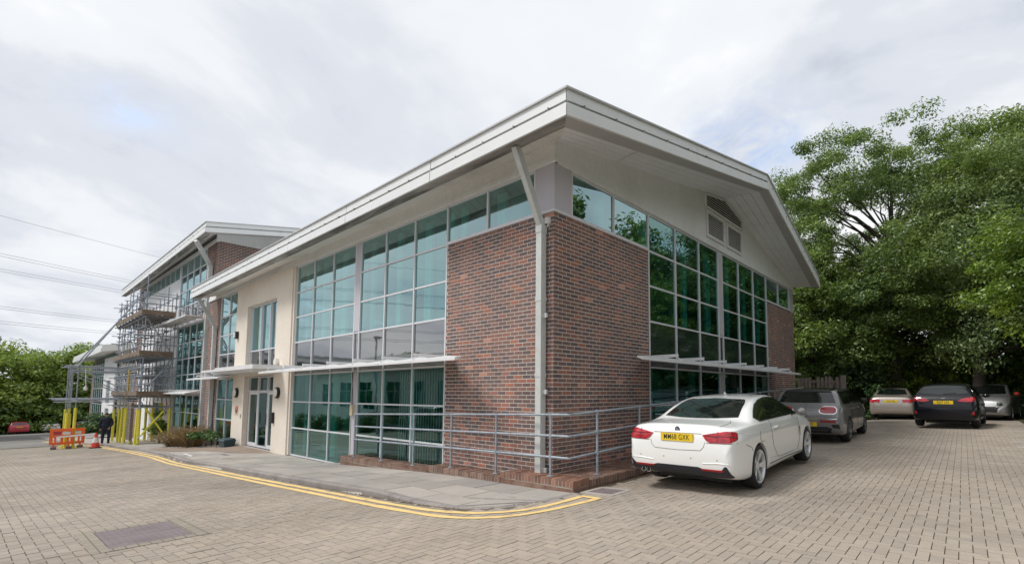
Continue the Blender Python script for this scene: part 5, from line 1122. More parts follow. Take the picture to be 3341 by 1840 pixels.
def wheel(par, x, y, r, wd, rr, nsp, mat, sx, double=True, hub=None):
    t = empty('wheel', (x, y, r), parent=par); b = MB(); w2 = wd / 2
    b.lathe([(rr - .005, -w2 + .01), (rr + .012, -w2 - .002), (r - .045, -w2 - .008), (r - .014, -w2 + .012), (r, -w2 + .045), (r, w2 - .045), (r - .014, w2 - .012), (r - .045, w2 + .008), (rr + .012, w2 + .002), (rr - .005, w2 - .01)], 40, 'x'); b.build('tyre', M['rubber'], t, True)
    b = MB(); s_ = sx; b.lathe([(rr + .004, s_ * (w2 + .001)), (rr - .012, s_ * (w2 - .002)), (rr - .022, s_ * (w2 - .03)), (rr - .03, -s_ * (w2 - .03))], 40, 'x')
    for k_ in range(nsp):
        for q in ((-.13, .13) if double else (0,)):
            t0 = 2 * math.pi * k_ / nsp; t1 = t0 + q; i0 = t0 + q * .35
            a = (s_ * (w2 - .055), .05 * math.cos(i0), .05 * math.sin(i0)); c_ = (s_ * (w2 - .016), (rr - .012) * math.cos(t1), (rr - .012) * math.sin(t1))
            b.bar(a, c_, .04 if double else .045, .03, up=(1, 0, 0))
    b.lathe([(.07, s_ * (w2 - .07)), (.07, s_ * (w2 - .045)), (.055, s_ * (w2 - .03)), (0, s_ * (w2 - .028))], 20, 'x')
    b.build('rim', mat, t, 35)
    b = MB(); b.lathe([(.16, s_ * (w2 - .085)), (.16, s_ * (w2 - .10)), (0, s_ * (w2 - .10))], 24, 'x'); b.build('brake_disc', M['rim_dark'], t)
    b = MB(); b.lathe([(rr - .02, -s_ * (w2 - .04)), (0, -s_ * (w2 - .04))], 24, 'x'); b.build('hub_back', M['black'], t); return t
def plate_at(par, bvh, z, text, w_=.52, h_=.111, y=None, x=0, tilt=4, mat='plate', cov=None):
    h = bvh.ray_cast(Vector((x, -3, z)), Vector((0, 1, 0))); yy_ = (h[0].y if h[0] is not None else 0) - .018 if y is None else y
    t = empty('number_plate', (0, 0, 0), parent=par)
    b = MB(); b.box(x - w_ / 2, x + w_ / 2, yy_ - .004, yy_ + .03, z - h_ / 2, z + h_ / 2); b.build('plate_body', M[mat], t)
    if text: tx(text, .112, M['ink'], t, 'plate_lettering', rear_frame(x, yy_ - .005, z), squeeze=.70, sp=1.12)
    return t
def wheel_wells(par, sp):
    b = MB()
    for ay in sp['axles']:
        for sx in (-1, 1):
            r_ = sp['arch'] + .002; m = 24; x0_, x1_ = sx * (sp['hwid'] - .03), sx * (sp['hwid'] - .29)
            b.lathe([(r_ - .012, x0_ - sx * .02), (r_ - .012, x1_)], 40, 'x', (0, ay, sp['wr'] + .005)); b.lathe([(r_ - .012, x1_ + sx * .004), (0, x1_ + sx * .004)], 40, 'x', (0, ay, sp['wr'] + .005))
    b.v = [v if v[2] > sp['zb_min'] + .03 else (v[0], v[1], sp['zb_min'] + .03) for v in b.v]
    b.build('wheel_well', M['black'], par)
    MB().box(-sp['hwid'] + .3, sp['hwid'] - .3, .55, sp['L'] - .45, sp['zb_min'] - .05, sp['zb_min'] + .06).build('underbody', M['black'], par)  # black underbody box, hung low so the shade beneath the car reads darker
def mirror(par, x, y, z, mat, sx):
    t = empty('door_mirror', (0, 0, 0), parent=par); b = MB()
    b.lathe([(.0, -.075), (.055, -.06), (.085, -.02), (.09, .02), (.07, .05), (.03, .075), (0, .08)], 16, 'y', (0, 0, 0)); b.v = [(x + v[0] * 1.15, y + v[1], z + v[2] * .82) for v in b.v]; b.build('mirror_shell', mat, t, True)
    MB().bar((x - sx * .08, y + .02, z - .02), (x - sx * .20, y + .04, z - .06), .05, .035).build('mirror_arm', M['black'], t)
def add(par, name, mb, mat, sm=True): return mb.build(name, mat, par, sm)
def mir(poly): return [(-u, z) for u, z in poly]
def place_car(t, x, y, h, z0, slope):
    t.location = (x, y, z0); t.rotation_euler = (math.atan(slope), 0, h)

# ---- white two door coupe
SP = dict(L=4.64, axles=(.95, 3.76), arch=.357, wr=.332, hwid=.905, zb_min=.17,
  zt={0: .70, .012: .80, .03: .90, .06: .955, .10: .995, .14: 1.012, .2: 1.014, .4: 1.022, .68: 1.036, .86: 1.085, 1.2: 1.222, 1.55: 1.322, 1.9: 1.366, 2.3: 1.376, 2.6: 1.355, 2.95: 1.26, 3.3: 1.10, 3.5: .99, 3.6: .965, 4.0: .92, 4.35: .83, 4.55: .70, 4.64: .52},
  zb={0: .40, .03: .33, .1: .28, .3: .22, .6: .19, 4.1: .19, 4.4: .22, 4.58: .30, 4.64: .38},
  hw={0: .745, .03: .80, .08: .838, .16: .862, .3: .882, .5: .896, .95: .908, 1.6: .895, 2.4: .885, 3.2: .893, 3.76: .902, 4.15: .872, 4.4: .80, 4.55: .70, 4.64: .52},
  zbelt={0: .66, .03: .83, .08: .905, .15: .935, .4: .955, .95: .975, 1.6: .965, 2.5: .95, 3.4: .93, 3.7: .90, 4.1: .85, 4.4: .76, 4.58: .62, 4.64: .50},
  wb={0: .67, .03: .73, .08: .775, .16: .805, .3: .832, .95: .868, 1.6: .85, 2.6: .84, 3.4: .84, 3.8: .82, 4.2: .76, 4.45: .66, 4.64: .45},
  rw={0: .50, .1: .64, .3: .68, .68: .69, 1.0: .675, 1.5: .63, 2.1: .595, 2.6: .59, 3.0: .62, 3.4: .70, 3.6: .72, 4.0: .68, 4.4: .55, 4.64: .35},
  drop={0: .02, .1: .03, .7: .03, 1.0: .022, 1.5: .035, 2.2: .045, 2.9: .05, 3.4: .03, 3.6: .03, 4.64: .02})
me_, bv = car_body(SP, M['car_white'])
car = setk(empty('parked_car'), 'white two door coupe parked nearest beside the brick wall, registration MM68 GXK', 'car', 'cars parked in the yard')
body = link('body', me_, car); wheel_wells(car, SP)
for sx in (-1, 1):
    for ay in SP['axles']: wheel(car, sx * (.905 - .125), ay, .332, .235, .246, 5, M['rim'], sx)
sw = [(1.05, 1.045), (1.22, 1.13), (1.45, 1.225), (1.75, 1.288), (2.1, 1.315), (2.4, 1.31), (2.7, 1.275), (3.0, 1.185), (3.25, 1.085), (3.42, .99), (3.3, .978), (2.2, .985), (1.4, .995), (1.2, .998)]
for v in 'RL':
    add(car, 'side_window_trim', patch(bv, [(u + (0.012 if z > 1.0 and u > 2 else -.012), z + (.012 if z > 1.0 else -.012)) for u, z in sw], v, .003, .03, 8), M['gap']); add(car, 'side_window', patch(bv, sw, v, .006, .03, 8), M['car_glass'])
    for nm, ln in (('door_gap', [(1.62, .975), (1.60, .80), (1.66, .55), (1.86, .36), (2.1, .335), (3.05, .335), (3.2, .5), (3.18, .75), (3.28, .95)]), ('fuel_flap_gap', [(1.02, .86), (1.0, .74), (1.06, .69), (1.2, .69)]), ('bumper_gap', [(.42, .72), (.62, .66), (.66, .60)])): add(car, nm, ribbon(bv, ln, v, .007), M['gap'], False)
    add(car, 'shoulder_crease', ribbon(bv, [(.45, .855), (1.2, .835), (2.2, .83), (3.15, .835), (3.5, .82)], v, .020, -.005), M['car_white']); add(car, 'sill_crease', ribbon(bv, [(1.42, .40), (2.2, .36), (3.2, .33)], v, .022, -.004), M['car_white'])
    add(car, 'sill_line', ribbon(bv, [(1.45, .30), (2.5, .29), (3.3, .27)], v, .014, .002), M['gap'], False)
    add(car, 'fender_vent', patch(bv, [(3.235, .73), (3.26, .55), (3.275, .55), (3.29, .74)], v, .004, .01, 6), M['black'])
    sx = 1 if v == 'R' else -1; h = bv.ray_cast(Vector((3 * sx, 1.85, .845)), Vector((-sx, 0, 0))); hp = h[0]
    b = MB(); b.tube([(hp.x - sx * .004, 1.72, .845), (hp.x + sx * .034, 1.76, .847), (hp.x + sx * .034, 1.90, .849), (hp.x - sx * .004, 1.94, .85)], .013, 8); add(car, 'door_handle', b, M['car_white'])
    mirror(car, sx * .985, 3.02, 1.02, M['car_white'] if False else M['car_grey'], sx)
rwn = [(-.625, 1.066), (-.555, 1.272), (-.49, 1.308), (0, 1.325), (.49, 1.308), (.555, 1.272), (.625, 1.066), (.3, 1.050), (0, 1.047), (-.3, 1.050)]
add(car, 'rear_window', patch(bv, rwn, 'B', .005, .03, 14), M['car_glass'])
add(car, 'windscreen', patch(bv, [(-.66, 1.02), (-.50, 1.30), (0, 1.325), (.50, 1.30), (.66, 1.02), (0, 1.0)], 'F', .005, .04, 12), M['car_glass'])
tl = [(.40, .872), (.58, .905), (.72, .928), (.815, .922), (.852, .88), (.856, .81), (.80, .772), (.52, .768), (.46, .795)]
for sgn in (1, -1):
    lp_ = empty('tail_lamp', (0, 0, 0), parent=car); q = tl if sgn > 0 else mir(tl)
    add(lp_, 'lamp_lens', patch(bv, q, 'B', .009, .018, 8), M['lamp_red'])
    add(lp_, 'lamp_divider', patch(bv, [(sgn * .618, .93), (sgn * .626, .93), (sgn * .626, .776), (sgn * .618, .776)], 'B', .0125, .004, 6), M['lamp_red_dark'])
    add(lp_, 'lamp_strip', ribbon(bv, [(sgn * .46, .868), (sgn * .61, .86), (sgn * .80, .862), (sgn * .845, .84), (sgn * .84, .80)], 'B', .009, .0125), M['lamp_red_dark'])
ins = [(-.80, .46), (-.77, .40), (-.40, .395), (-.33, .415), (.33, .415), (.40, .395), (.66, .395), (.71, .455), (.78, .30), (.74, .24), (-.74, .24), (-.80, .30)]
ins = [(-.84, .455), (-.80, .45), (-.74, .395), (-.42, .392), (-.34, .415), (.34, .415), (.42, .392), (.70, .395), (.745, .455), (.775, .45), (.84, .30), (.835, .285), (.0, .24), (-.835, .285)]
add(car, 'rear_diffuser', patch(bv, [(u * .97, z) for u, z in ins], 'B', .006, .02, 8), simple('bumper_insert', (.02, .022, .03), .45))
for sgn in (1, -1):
    add(car, 'bumper_reflector', patch(bv, [(sgn * .38, .398), (sgn * .40, .373), (sgn * .70, .373), (sgn * .71, .398)], 'B', .011, .02, 3), M['reflector'])
    add(car, 'bumper_crease', ribbon(bv, [(sgn * .40, .47), (sgn * .62, .488), (sgn * .77, .485), (sgn * .815, .44), (sgn * .845, .32)], 'B', .024, -.002), M['gap' if False else 'car_white'])
add(car, 'boot_gap', ribbon(bv, [(-.44, .772), (-.42, .70), (-.37, .652), (0, .640), (.37, .652), (.42, .70), (.44, .772)], 'B', .006), M['gap'], False)
add(car, 'boot_lip', ribbon(bv, [(-.60, .975), (-.3, .985), (0, .988), (.3, .985), (.60, .975)], 'B', .022, -.003), M['car_white'])
add(car, 'bumper_shut_line', ribbon(bv, [(-.86, .765), (-.46, .762)], 'B', .006), M['gap'], False); add(car, 'bumper_shut_line', ribbon(bv, [(.46, .762), (.86, .765)], 'B', .006), M['gap'], False)
add(car, 'boot_recess', ribbon(bv, [(-.39, .887), (.39, .887)], 'B', .007, .001), M['gap'], False)
for k_, sgn in enumerate((-1, 1)): add(car, 'boot_gap', ribbon(bv, [(sgn * .62, .13), (sgn * .63, .3), (sgn * .62, .55), (sgn * .56, .70)], 'T', .006), M['gap'], False)
for dx in (-.04, .045):
    b = MB(); b.lathe([(.036, -.012), (.038, -.02), (.032, -.02), (.030, .05)], 20, 'y', (-.55 + dx, .045, .30)); add(car, 'exhaust_pipe', b, M['chrome']); b = MB(); b.lathe([(.031, .0), (0, .0)], 16, 'y', (-.55 + dx, .045, .30)); add(car, 'exhaust_inside', b, M['black'])
plate_at(car, bv, .825, 'MM68 GXK')
h = bv.ray_cast(Vector((0, -3, .938)), Vector((0, 1, 0))); by = h[0].y - .006
bd = empty('badge', (0, 0, 0), parent=car)
b = MB(); b.lathe([(.041, by), (.041, by - .004), (0, by - .004)], 24, 'y', (0, 0, .938)); add(bd, 'badge_ring', b, M['ink'])
for q in range(4):
    b = MB(); a0 = math.pi / 2 * q; pts_ = [(0, 0)] + [(.024 * math.cos(a0 + math.pi / 2 * i / 6), .024 * math.sin(a0 + math.pi / 2 * i / 6)) for i in range(7)]
    b.add([(u, by - .0055, .938 + v) for u, v in pts_], [tuple(range(8))]); b.build('badge_quarter', [simple('badge_blue', (.02, .12, .35), .3) if 'badge_blue' not in bpy.data.materials else bpy.data.materials['badge_blue'], M['chrome']][q % 2], bd)
b = MB()
for i in range(24): a, c_ = 2 * math.pi * i / 24, 2 * math.pi * (i + 1) / 24; b.bar((.041 * math.cos(a), by - .004, .938 + .041 * math.sin(a)), (.041 * math.cos(c_), by - .004, .938 + .041 * math.sin(c_)), .004, .004)
add(bd, 'badge_rim', b, M['chrome'], False)
h = bv.ray_cast(Vector((.38, -3, .93)), Vector((0, 1, 0))); tx('420d', .055, M['chrome'], car, 'boot_lettering', rear_frame(.33, h[0].y - .004, .925), sp=1.3)
b = MB(); b.lathe([(0, 0), (.03, .01), (.02, .05), (0, .07)], 8); b.v = [(v[0] * .6, 1.95 + v[1] * 2.2 + v[2] * -.8, 1.365 + v[2] * .9) for v in b.v]; add(car, 'roof_aerial', b, M['car_white'])
for u in (-.62, -.22, .22, .62): b = MB(); h = bv.ray_cast(Vector((u, -3, .53)), Vector((0, 1, 0))); b.lathe([(.011, h[0].y - .001), (0, h[0].y - .0015)], 12, 'y', (u, 0, .53)); add(car, 'parking_sensor', b, M['car_silver'])
for sgn in (1, -1): add(car, 'headlamp', patch(bv, [(sgn * .45, .68), (sgn * .50, .74), (sgn * .74, .76), (sgn * .76, .68)], 'F', .006, .03, 4), M['white'])
place_car(car, 2.236, .287, .014, .405, .038)

# ---- estate-style hatch in grey with split rear doors
SM = dict(L=4.25, axles=(.85, 3.52), arch=.345, wr=.325, hwid=.90, zb_min=.18,
  zt={0: .72, .02: .86, .05: .95, .09: 1.03, .15: 1.14, .22: 1.28, .3: 1.37, .4: 1.405, .8: 1.43, 1.6: 1.44, 2.3: 1.43, 2.6: 1.39, 2.9: 1.27, 3.15: 1.10, 3.3: 1.02, 3.7: .98, 4.0: .90, 4.2: .70, 4.25: .5},
  zb={0: .34, .05: .28, .2: .22, .6: .19, 3.8: .19, 4.1: .24, 4.25: .34},
  hw={0: .74, .03: .80, .08: .845, .18: .875, .5: .893, .85: .90, 1.6: .89, 3: .89, 3.52: .895, 3.9: .85, 4.1: .78, 4.25: .6},
  zbelt={0: .70, .02: .83, .05: .92, .1: .975, .3: .99, 1.5: .98, 3: .96, 3.4: .93, 3.9: .85, 4.15: .7, 4.25: .48},
  wb={0: .68, .05: .79, .12: .84, .3: .86, 1: .865, 3: .86, 3.5: .84, 4: .74, 4.25: .5},
  rw={0: .64, .05: .74, .1: .77, .18: .75, .3: .70, .6: .665, 1.6: .65, 2.4: .645, 3: .70, 3.3: .76, 3.8: .70, 4.25: .4},
  drop={0: .02, .08: .02, .2: .03, .4: .045, 2.4: .05, 3: .04, 4.25: .02})
me_, bv = car_body(SM, M['car_grey'])
car2 = setk(empty('parked_car'), 'grey estate hatch with black roof and red oval rear lamps parked behind the white coupe', 'car', 'cars parked in the yard')
link('body', me_, car2); wheel_wells(car2, SM)
for sx in (-1, 1):
    for ay in SM['axles']: wheel(car2, sx * (.90 - .12), ay, .325, .225, .235, 10, M['rim_dark'], sx, False)
swm = [(.38, 1.06), (.42, 1.30), (.55, 1.345), (2.3, 1.36), (2.6, 1.30), (2.95, 1.12), (3.08, 1.02), (2.9, 1.0), (.45, 1.02)]
for v in 'RL':
    add(car2, 'side_window', patch(bv, swm, v, .006, .04, 8), M['car_glass']); sx = 1 if v == 'R' else -1
    for nm, ln in (('door_gap', [(1.35, 1.0), (1.3, .75), (1.42, .45), (1.55, .32), (2.9, .32), (2.95, .9)]), ('door_gap', [(2.2, 1.0), (2.18, .34)])): add(car2, nm, ribbon(bv, ln, v, .007), M['gap'], False)
    mirror(car2, sx * .985, 2.72, 1.05, M['black'], sx)
    for yy2 in (1.5, 2.3): h = bv.ray_cast(Vector((3 * sx, yy2, .88)), Vector((-sx, 0, 0))); hp = h[0]; b = MB(); b.tube([(hp.x - sx * .004, yy2 - .09, .88), (hp.x + sx * .03, yy2 - .05, .88), (hp.x + sx * .03, yy2 + .07, .88), (hp.x - sx * .004, yy2 + .1, .88)], .012, 8); add(car2, 'door_handle', b, M['chrome'])
    add(car2, 'wheel_arch_trim', ribbon(bv, [(.85 + .365 * math.cos(t), .33 + .365 * math.sin(t)) for t in np.linspace(-.1, math.pi + .1, 24)], v, .03, .0), M['black'])
    add(car2, 'roof_rail', ribbon(bv, [(.5, 1.372), (2.3, 1.385)], v, .02, .004), M['chrome'])
add(car2, 'rear_window', patch(bv, [(-.70, 1.07), (-.615, 1.30), (-.58, 1.325), (.58, 1.325), (.615, 1.30), (.70, 1.07), (0, 1.055)], 'B', .006, .03, 8), M['car_glass'])
add(car2, 'black_roof_edge', patch(bv, [(-.60, 1.332), (-.52, 1.38), (0, 1.40), (.52, 1.38), (.60, 1.332)], 'B', .02, .04, 4), M['black'])
# black roof skin
def roof_skin(bvh, par, ya, yb, wfn, mat, off=.006):
    mb = MB(); ny = 24; nx2 = 12
    for i in range(ny + 1):
        y = ya + (yb - ya) * i / ny
        for j in range(nx2 + 1):
            x = (-1 + 2 * j / nx2) * wfn(y); h = bvh.ray_cast(Vector((x, y, 3)), Vector((0, 0, -1))); p = h[0] + Vector((0, 0, off)); mb.v.append(tuple(p))
    for i in range(ny):
        for j in range(nx2): a = i * (nx2 + 1) + j; mb.f.append((a, a + 1, a + nx2 + 2, a + nx2 + 1)); mb.m.append(0)
    return add(par, 'roof_skin', mb, mat)
roof_skin(bv, car2, .36, 2.5, lambda y: .60, M['car_black'])
for sgn in (1, -1):
    q = [(.33, .86), (.37, .93), (.46, .96), (.68, .955), (.735, .90), (.725, .82), (.66, .785), (.42, .785), (.35, .81)]; q = q if sgn > 0 else mir(q); lp_ = empty('tail_lamp', (0, 0, 0), parent=car2)
    add(lp_, 'lamp_rim', patch(bv, [(u * 1.0 + (sgn * .0), .87 + (z - .87) * 1.17) for u, z in [((u - sgn * .535) * 1.09 + sgn * .535, z) for u, z in q]], 'B', .008, .02, 6), M['chrome']); add(lp_, 'lamp_lens', patch(bv, q, 'B', .015, .02, 8), M['lamp_red'])
    add(car2, 'bumper_reflector', patch(bv, [(sgn * .34, .555), (sgn * .34, .605), (sgn * .72, .60), (sgn * .70, .55)], 'B', .008, .02, 3), M['reflector'])
    add(car2, 'bumper_intake', patch(bv, [(sgn * .60, .50), (sgn * .78, .52), (sgn * .80, .40), (sgn * .64, .42)], 'B', .006, .02, 4), M['black'])
add(car2, 'tailgate_seam', ribbon(bv, [(0, 1.04), (0, .68)], 'B', .008), M['gap'], False); add(car2, 'chrome_strip', ribbon(bv, [(-.74, .64), (0, .63), (.74, .64)], 'B', .03, .0), M['chrome'])
for sgn in (-1, 1): b = MB(); b.box(sgn * .10 - .08, sgn * .10 + .08, .0, .03, .87, .895); add(car2, 'tailgate_handle', b, M['chrome'], False)
add(car2, 'lower_valance', patch(bv, [(-.62, .40), (-.5, .44), (.5, .44), (.62, .40), (.6, .28), (-.6, .28)], 'B', .006, .03, 4), M['black'])
plate_at(car2, bv, .50, 'RX16 EPV')
h = bv.ray_cast(Vector((.3, -3, .72)), Vector((0, 1, 0))); tx('M I N I', .06, M['chrome'], car2, 'tailgate_lettering', rear_frame(.12, h[0].y - .005, .73), sp=1.5)
place_car(car2, 2.12, 7.73, .025, .555, .02)

# ---- dark small hatchback
SF = dict(L=4.04, axles=(.72, 3.21), arch=.335, wr=.315, hwid=.87, zb_min=.18,
  zt={0: .70, .02: .82, .05: .93, .1: 1.02, .18: 1.12, .28: 1.24, .4: 1.36, .5: 1.415, .8: 1.45, 1.6: 1.47, 2.1: 1.45, 2.5: 1.33, 2.9: 1.12, 3.1: 1.02, 3.5: .95, 3.9: .8, 4.04: .5},
  zb={0: .30, .05: .27, .2: .23, .6: .19, 3.6: .19, 3.9: .24, 4.04: .34},
  hw={0: .72, .03: .775, .08: .815, .2: .85, .5: .865, .72: .87, 1.6: .86, 3: .86, 3.3: .862, 3.7: .82, 3.9: .74, 4.04: .55},
  zbelt={0: .68, .02: .80, .05: .90, .1: .96, .3: 1.0, 1.5: .98, 3: .93, 3.4: .88, 3.8: .76, 4.04: .48},
  wb={0: .66, .05: .76, .12: .80, .3: .825, 1: .83, 3: .82, 3.4: .80, 3.9: .66, 4.04: .45},
  rw={0: .62, .05: .71, .1: .73, .25: .68, .45: .61, .8: .585, 1.6: .58, 2.2: .60, 2.8: .68, 3.1: .72, 3.6: .66, 4.04: .4},
  drop={0: .02, .08: .02, .3: .035, .5: .05, 2.4: .05, 3: .03, 4.04: .02})
me_f, bv = car_body(SF, M['car_black'])
car3 = setk(empty('parked_car'), 'black small hatchback on the crest of the yard with a sky-bright rear window', 'car', 'cars parked in the yard')
link('body', me_f, car3); wheel_wells(car3, SF)
for sx in (-1, 1):
    for ay in SF['axles']: wheel(car3, sx * (.87 - .12), ay, .315, .21, .215, 7, M['rim_dark'], sx, False)
def hatch_trim(car_, bvh, pl, lampm=M['lamp_red'], mm=M['car_black'], y_m=2.55):
    for v in 'RL':
        add(car_, 'side_window', patch(bvh, [(.52, 1.08), (.62, 1.28), (.9, 1.36), (1.9, 1.37), (2.3, 1.28), (2.7, 1.05), (2.6, .99), (.8, 1.03)], v, .006, .04, 6), M['car_glass']); sx = 1 if v == 'R' else -1; mirror(car_, sx * .95, y_m, 1.03, mm, sx)
        add(car_, 'door_gap', ribbon(bvh, [(1.1, 1.0), (1.1, .6), (1.3, .34), (2.6, .33), (2.65, .9)], v, .007), M['gap'], False)
    add(car_, 'rear_window', patch(bvh, [(-.60, 1.12), (-.64, 1.16), (-.53, 1.34), (0, 1.365), (.53, 1.34), (.64, 1.16), (.60, 1.12), (0, 1.075)], 'B', .006, .03, 8), M['car_glass'])
    for sgn in (1, -1):
        q = [(.36, .90), (.60, .985), (.76, 1.015), (.80, .96), (.79, .87), (.60, .85), (.42, .865)]; add(car_, 'tail_lamp', patch(bvh, q if sgn > 0 else mir(q), 'B', .012, .02, 6), lampm)
        q = [(.70, .46), (.74, .56), (.78, .54), (.78, .44)]; add(car_, 'bumper_reflector', patch(bvh, q if sgn > 0 else mir(q), 'B', .008, .01, 4), M['reflector'])
    add(car_, 'tailgate_gap', ribbon(bvh, [(-.60, .84), (-.55, .74), (0, .70), (.55, .74), (.60, .84)], 'B', .008), M['gap'], False)
    if pl: plate_at(car_, bvh, .835, pl)
hatch_trim(car3, bv, 'RJ67 LPA')
add(car3, 'wiper', ribbon(bv, [(0, 1.10), (.33, 1.13)], 'B', .02, .012), M['black']); b = MB(); b.box(-.05, .05, .02, .05, .955, .98); h = bv.ray_cast(Vector((0, -3, .965)), Vector((0, 1, 0))); b.v = [(v[0], h[0].y - .03 + v[1], v[2]) for v in b.v]; add(car3, 'badge', b, M['chrome'], False)
place_car(car3, 4.79, 13.64, -.06, .735, .01)

# ---- champagne saloon
SS = dict(SP); SS['zt'] = {0: .68, .03: .86, .06: .97, .10: 1.03, .16: 1.06, .5: 1.075, .8: 1.10, 1.1: 1.21, 1.45: 1.35, 1.8: 1.42, 2.2: 1.43, 2.6: 1.40, 3.0: 1.28, 3.35: 1.08, 3.6: .98, 4.0: .93, 4.4: .82, 4.64: .52}
me_, bv = car_body(SS, M['car_gold'])
car4 = setk(empty('parked_car'), 'champagne beige saloon parked at the back of the yard left of the black hatchback', 'car', 'cars parked in the yard')
link('body', me_, car4); wheel_wells(car4, SS)
for sx in (-1, 1):
    for ay in SS['axles']: wheel(car4, sx * .78, ay, .325, .215, .22, 5, M['rim'], sx)
for v in 'RL': add(car4, 'side_window', patch(bv, [(1.15, 1.08), (1.4, 1.27), (1.9, 1.355), (2.5, 1.345), (2.95, 1.23), (3.3, 1.03), (3.1, .99), (1.3, 1.01)], v, .006, .04, 6), M['car_glass']); mirror(car4, (1 if v == 'R' else -1) * .96, 2.95, 1.03, M['car_gold'], 1 if v == 'R' else -1)
add(car4, 'rear_window', patch(bv, [(-.62, 1.13), (-.52, 1.345), (0, 1.385), (.52, 1.345), (.62, 1.13), (0, 1.115)], 'B', .006, .03, 10), M['car_glass'])
for sgn in (1, -1): q = [(.42, .91), (.80, .93), (.86, .90), (.85, .78), (.46, .79)]; add(car4, 'tail_lamp', patch(bv, q if sgn > 0 else mir(q), 'B', .012, .02, 6), M['lamp_red'])
add(car4, 'boot_gap', ribbon(bv, [(-.46, .78), (-.38, .68), (.38, .68), (.46, .78)], 'B', .008), M['gap'], False); plate_at(car4, bv, .84, 'LD16 SKJ'); add(car4, 'bumper_crease', ribbon(bv, [(-.7, .50), (0, .47), (.7, .50)], 'B', .02, .0), M['car_gold'])
place_car(car4, 2.54, 20.32, .065, .65, .024)

# ---- silver hatch facing the yard, half hidden
car5 = setk(empty('parked_car'), 'silver crossover half hidden behind the black hatchback under the leaning tree trunk', 'car', 'cars parked in the yard')
me5 = me_f.copy(); me5.materials.clear(); me5.materials.append(M['car_silver']); link('body', me5, car5); bv = None
_, bv = None, None
bm = bmesh.new(); bm.from_mesh(me_f); bv = BVHTree.FromBMesh(bm); bm.free(); wheel_wells(car5, SF)
for sx in (-1, 1):
    for ay in SF['axles']: wheel(car5, sx * .75, ay, .315, .21, .215, 6, M['rim'], sx, False)
roof_skin(bv, car5, .5, 2.1, lambda y: .55, M['car_black'])
for v in 'RL': add(car5, 'side_window', patch(bv, [(.52, 1.06), (.62, 1.30), (.9, 1.38), (1.9, 1.39), (2.3, 1.30), (2.75, 1.04), (2.6, .98), (.8, 1.0)], v, .006, .04, 6), M['car_glass'])
add(car5, 'windscreen', patch(bv, [(-.66, 1.05), (-.55, 1.38), (0, 1.42), (.55, 1.38), (.66, 1.05), (0, 1.03)], 'F', .006, .04, 10), M['car_glass'])
for sgn in (1, -1):
    add(car5, 'headlamp', patch(bv, [(sgn * .38, .62), (sgn * .40, .70), (sgn * .60, .72), (sgn * .66, .66), (sgn * .60, .60)], 'F', .012, .02, 5), M['chrome']); mirror(car5, sgn * .96, 2.6, 1.05, M['cone_red'], sgn)
add(car5, 'grille', patch(bv, [(-.5, .50), (-.4, .56), (.4, .56), (.5, .50), (.45, .34), (-.45, .34)], 'F', .006, .03, 4), M['black'])
car5.scale = (1.0, 1.0, 1.08); place_car(car5, 6.35, 24.6, R(172), .70, .0)

# ---- far cars on the left
def copy_tree(o, parent=None):
    c = o.copy(); col.objects.link(c)
    if parent: c.parent = parent
    for ch in o.children: copy_tree(ch, c)
    return c
def far_car(src, matname, x, y, h, label):
    c = copy_tree(src); setk(c, label, 'car', 'cars parked by the trees on the left'); c.location = (x, y, gf(x, y) + .02); c.rotation_euler = (0, 0, h); c.scale = (1, 1, 1)
    for ch in c.children:
        if ch.name.startswith('body'): ch.data = ch.data.copy(); ch.data.materials.clear(); ch.data.materials.append(M[matname])
    return c
far_car(car3, 'car_red', -84.5, -3.6, R(94), 'red hatchback parked in front of the wooded bank at the left')
far_car(car4, 'car_white', -86.0, -6.2, R(92), 'white saloon cut by the left edge of the picture beside the red hatchback')
far_car(car4, 'car_white', -86.0, -.9, R(92), 'white saloon mostly hidden behind the right side of the red hatchback')
far_car(car3, 'car_black', -85.0, 2.1, R(94), 'black car in the shade right of the red hatchback')
far_car(car4, 'car_silver', -30.0, -13.2, R(92), 'silver saloon across the road seen mirrored in the glazing'); far_car(car3, 'car_white', -22.0, -13.2, R(90), 'white hatchback across the road seen mirrored in the glazing')

# ================================================================== trees and plants
def leaves(cent, rad, nper, size, flat=.55, mat=None, droop=0.3, sph=None):
    """a cloud of small leaf faces around each clump centre"""
    C_ = np.repeat(cent, nper, axis=0); Rr = np.repeat(rad, nper)[:, None]; n = len(C_)
    d = rng.normal(0, 1, (n, 3)); d /= np.linalg.norm(d, axis=1)[:, None]; rr = rng.random((n, 1)) ** .45
    P = C_ + d * rr * Rr * np.array([1, 1, flat])
    nrm = d * .6 + rng.normal(0, .55, (n, 3)) + np.array([0, 0, .55]); nrm /= np.linalg.norm(nrm, axis=1)[:, None]
    a = np.cross(nrm, rng.normal(0, 1, (n, 3))); a /= np.linalg.norm(a, axis=1)[:, None]; b_ = np.cross(nrm, a)
    s_ = size * rng.uniform(.5, 1.4, (n, 1)); w_ = s_ * rng.uniform(.34, .55, (n, 1))
    return np.stack([P - a * s_, P + b_ * w_ - a * s_ * .1, P + a * s_, P - b_ * w_ - a * s_ * .1], 1)
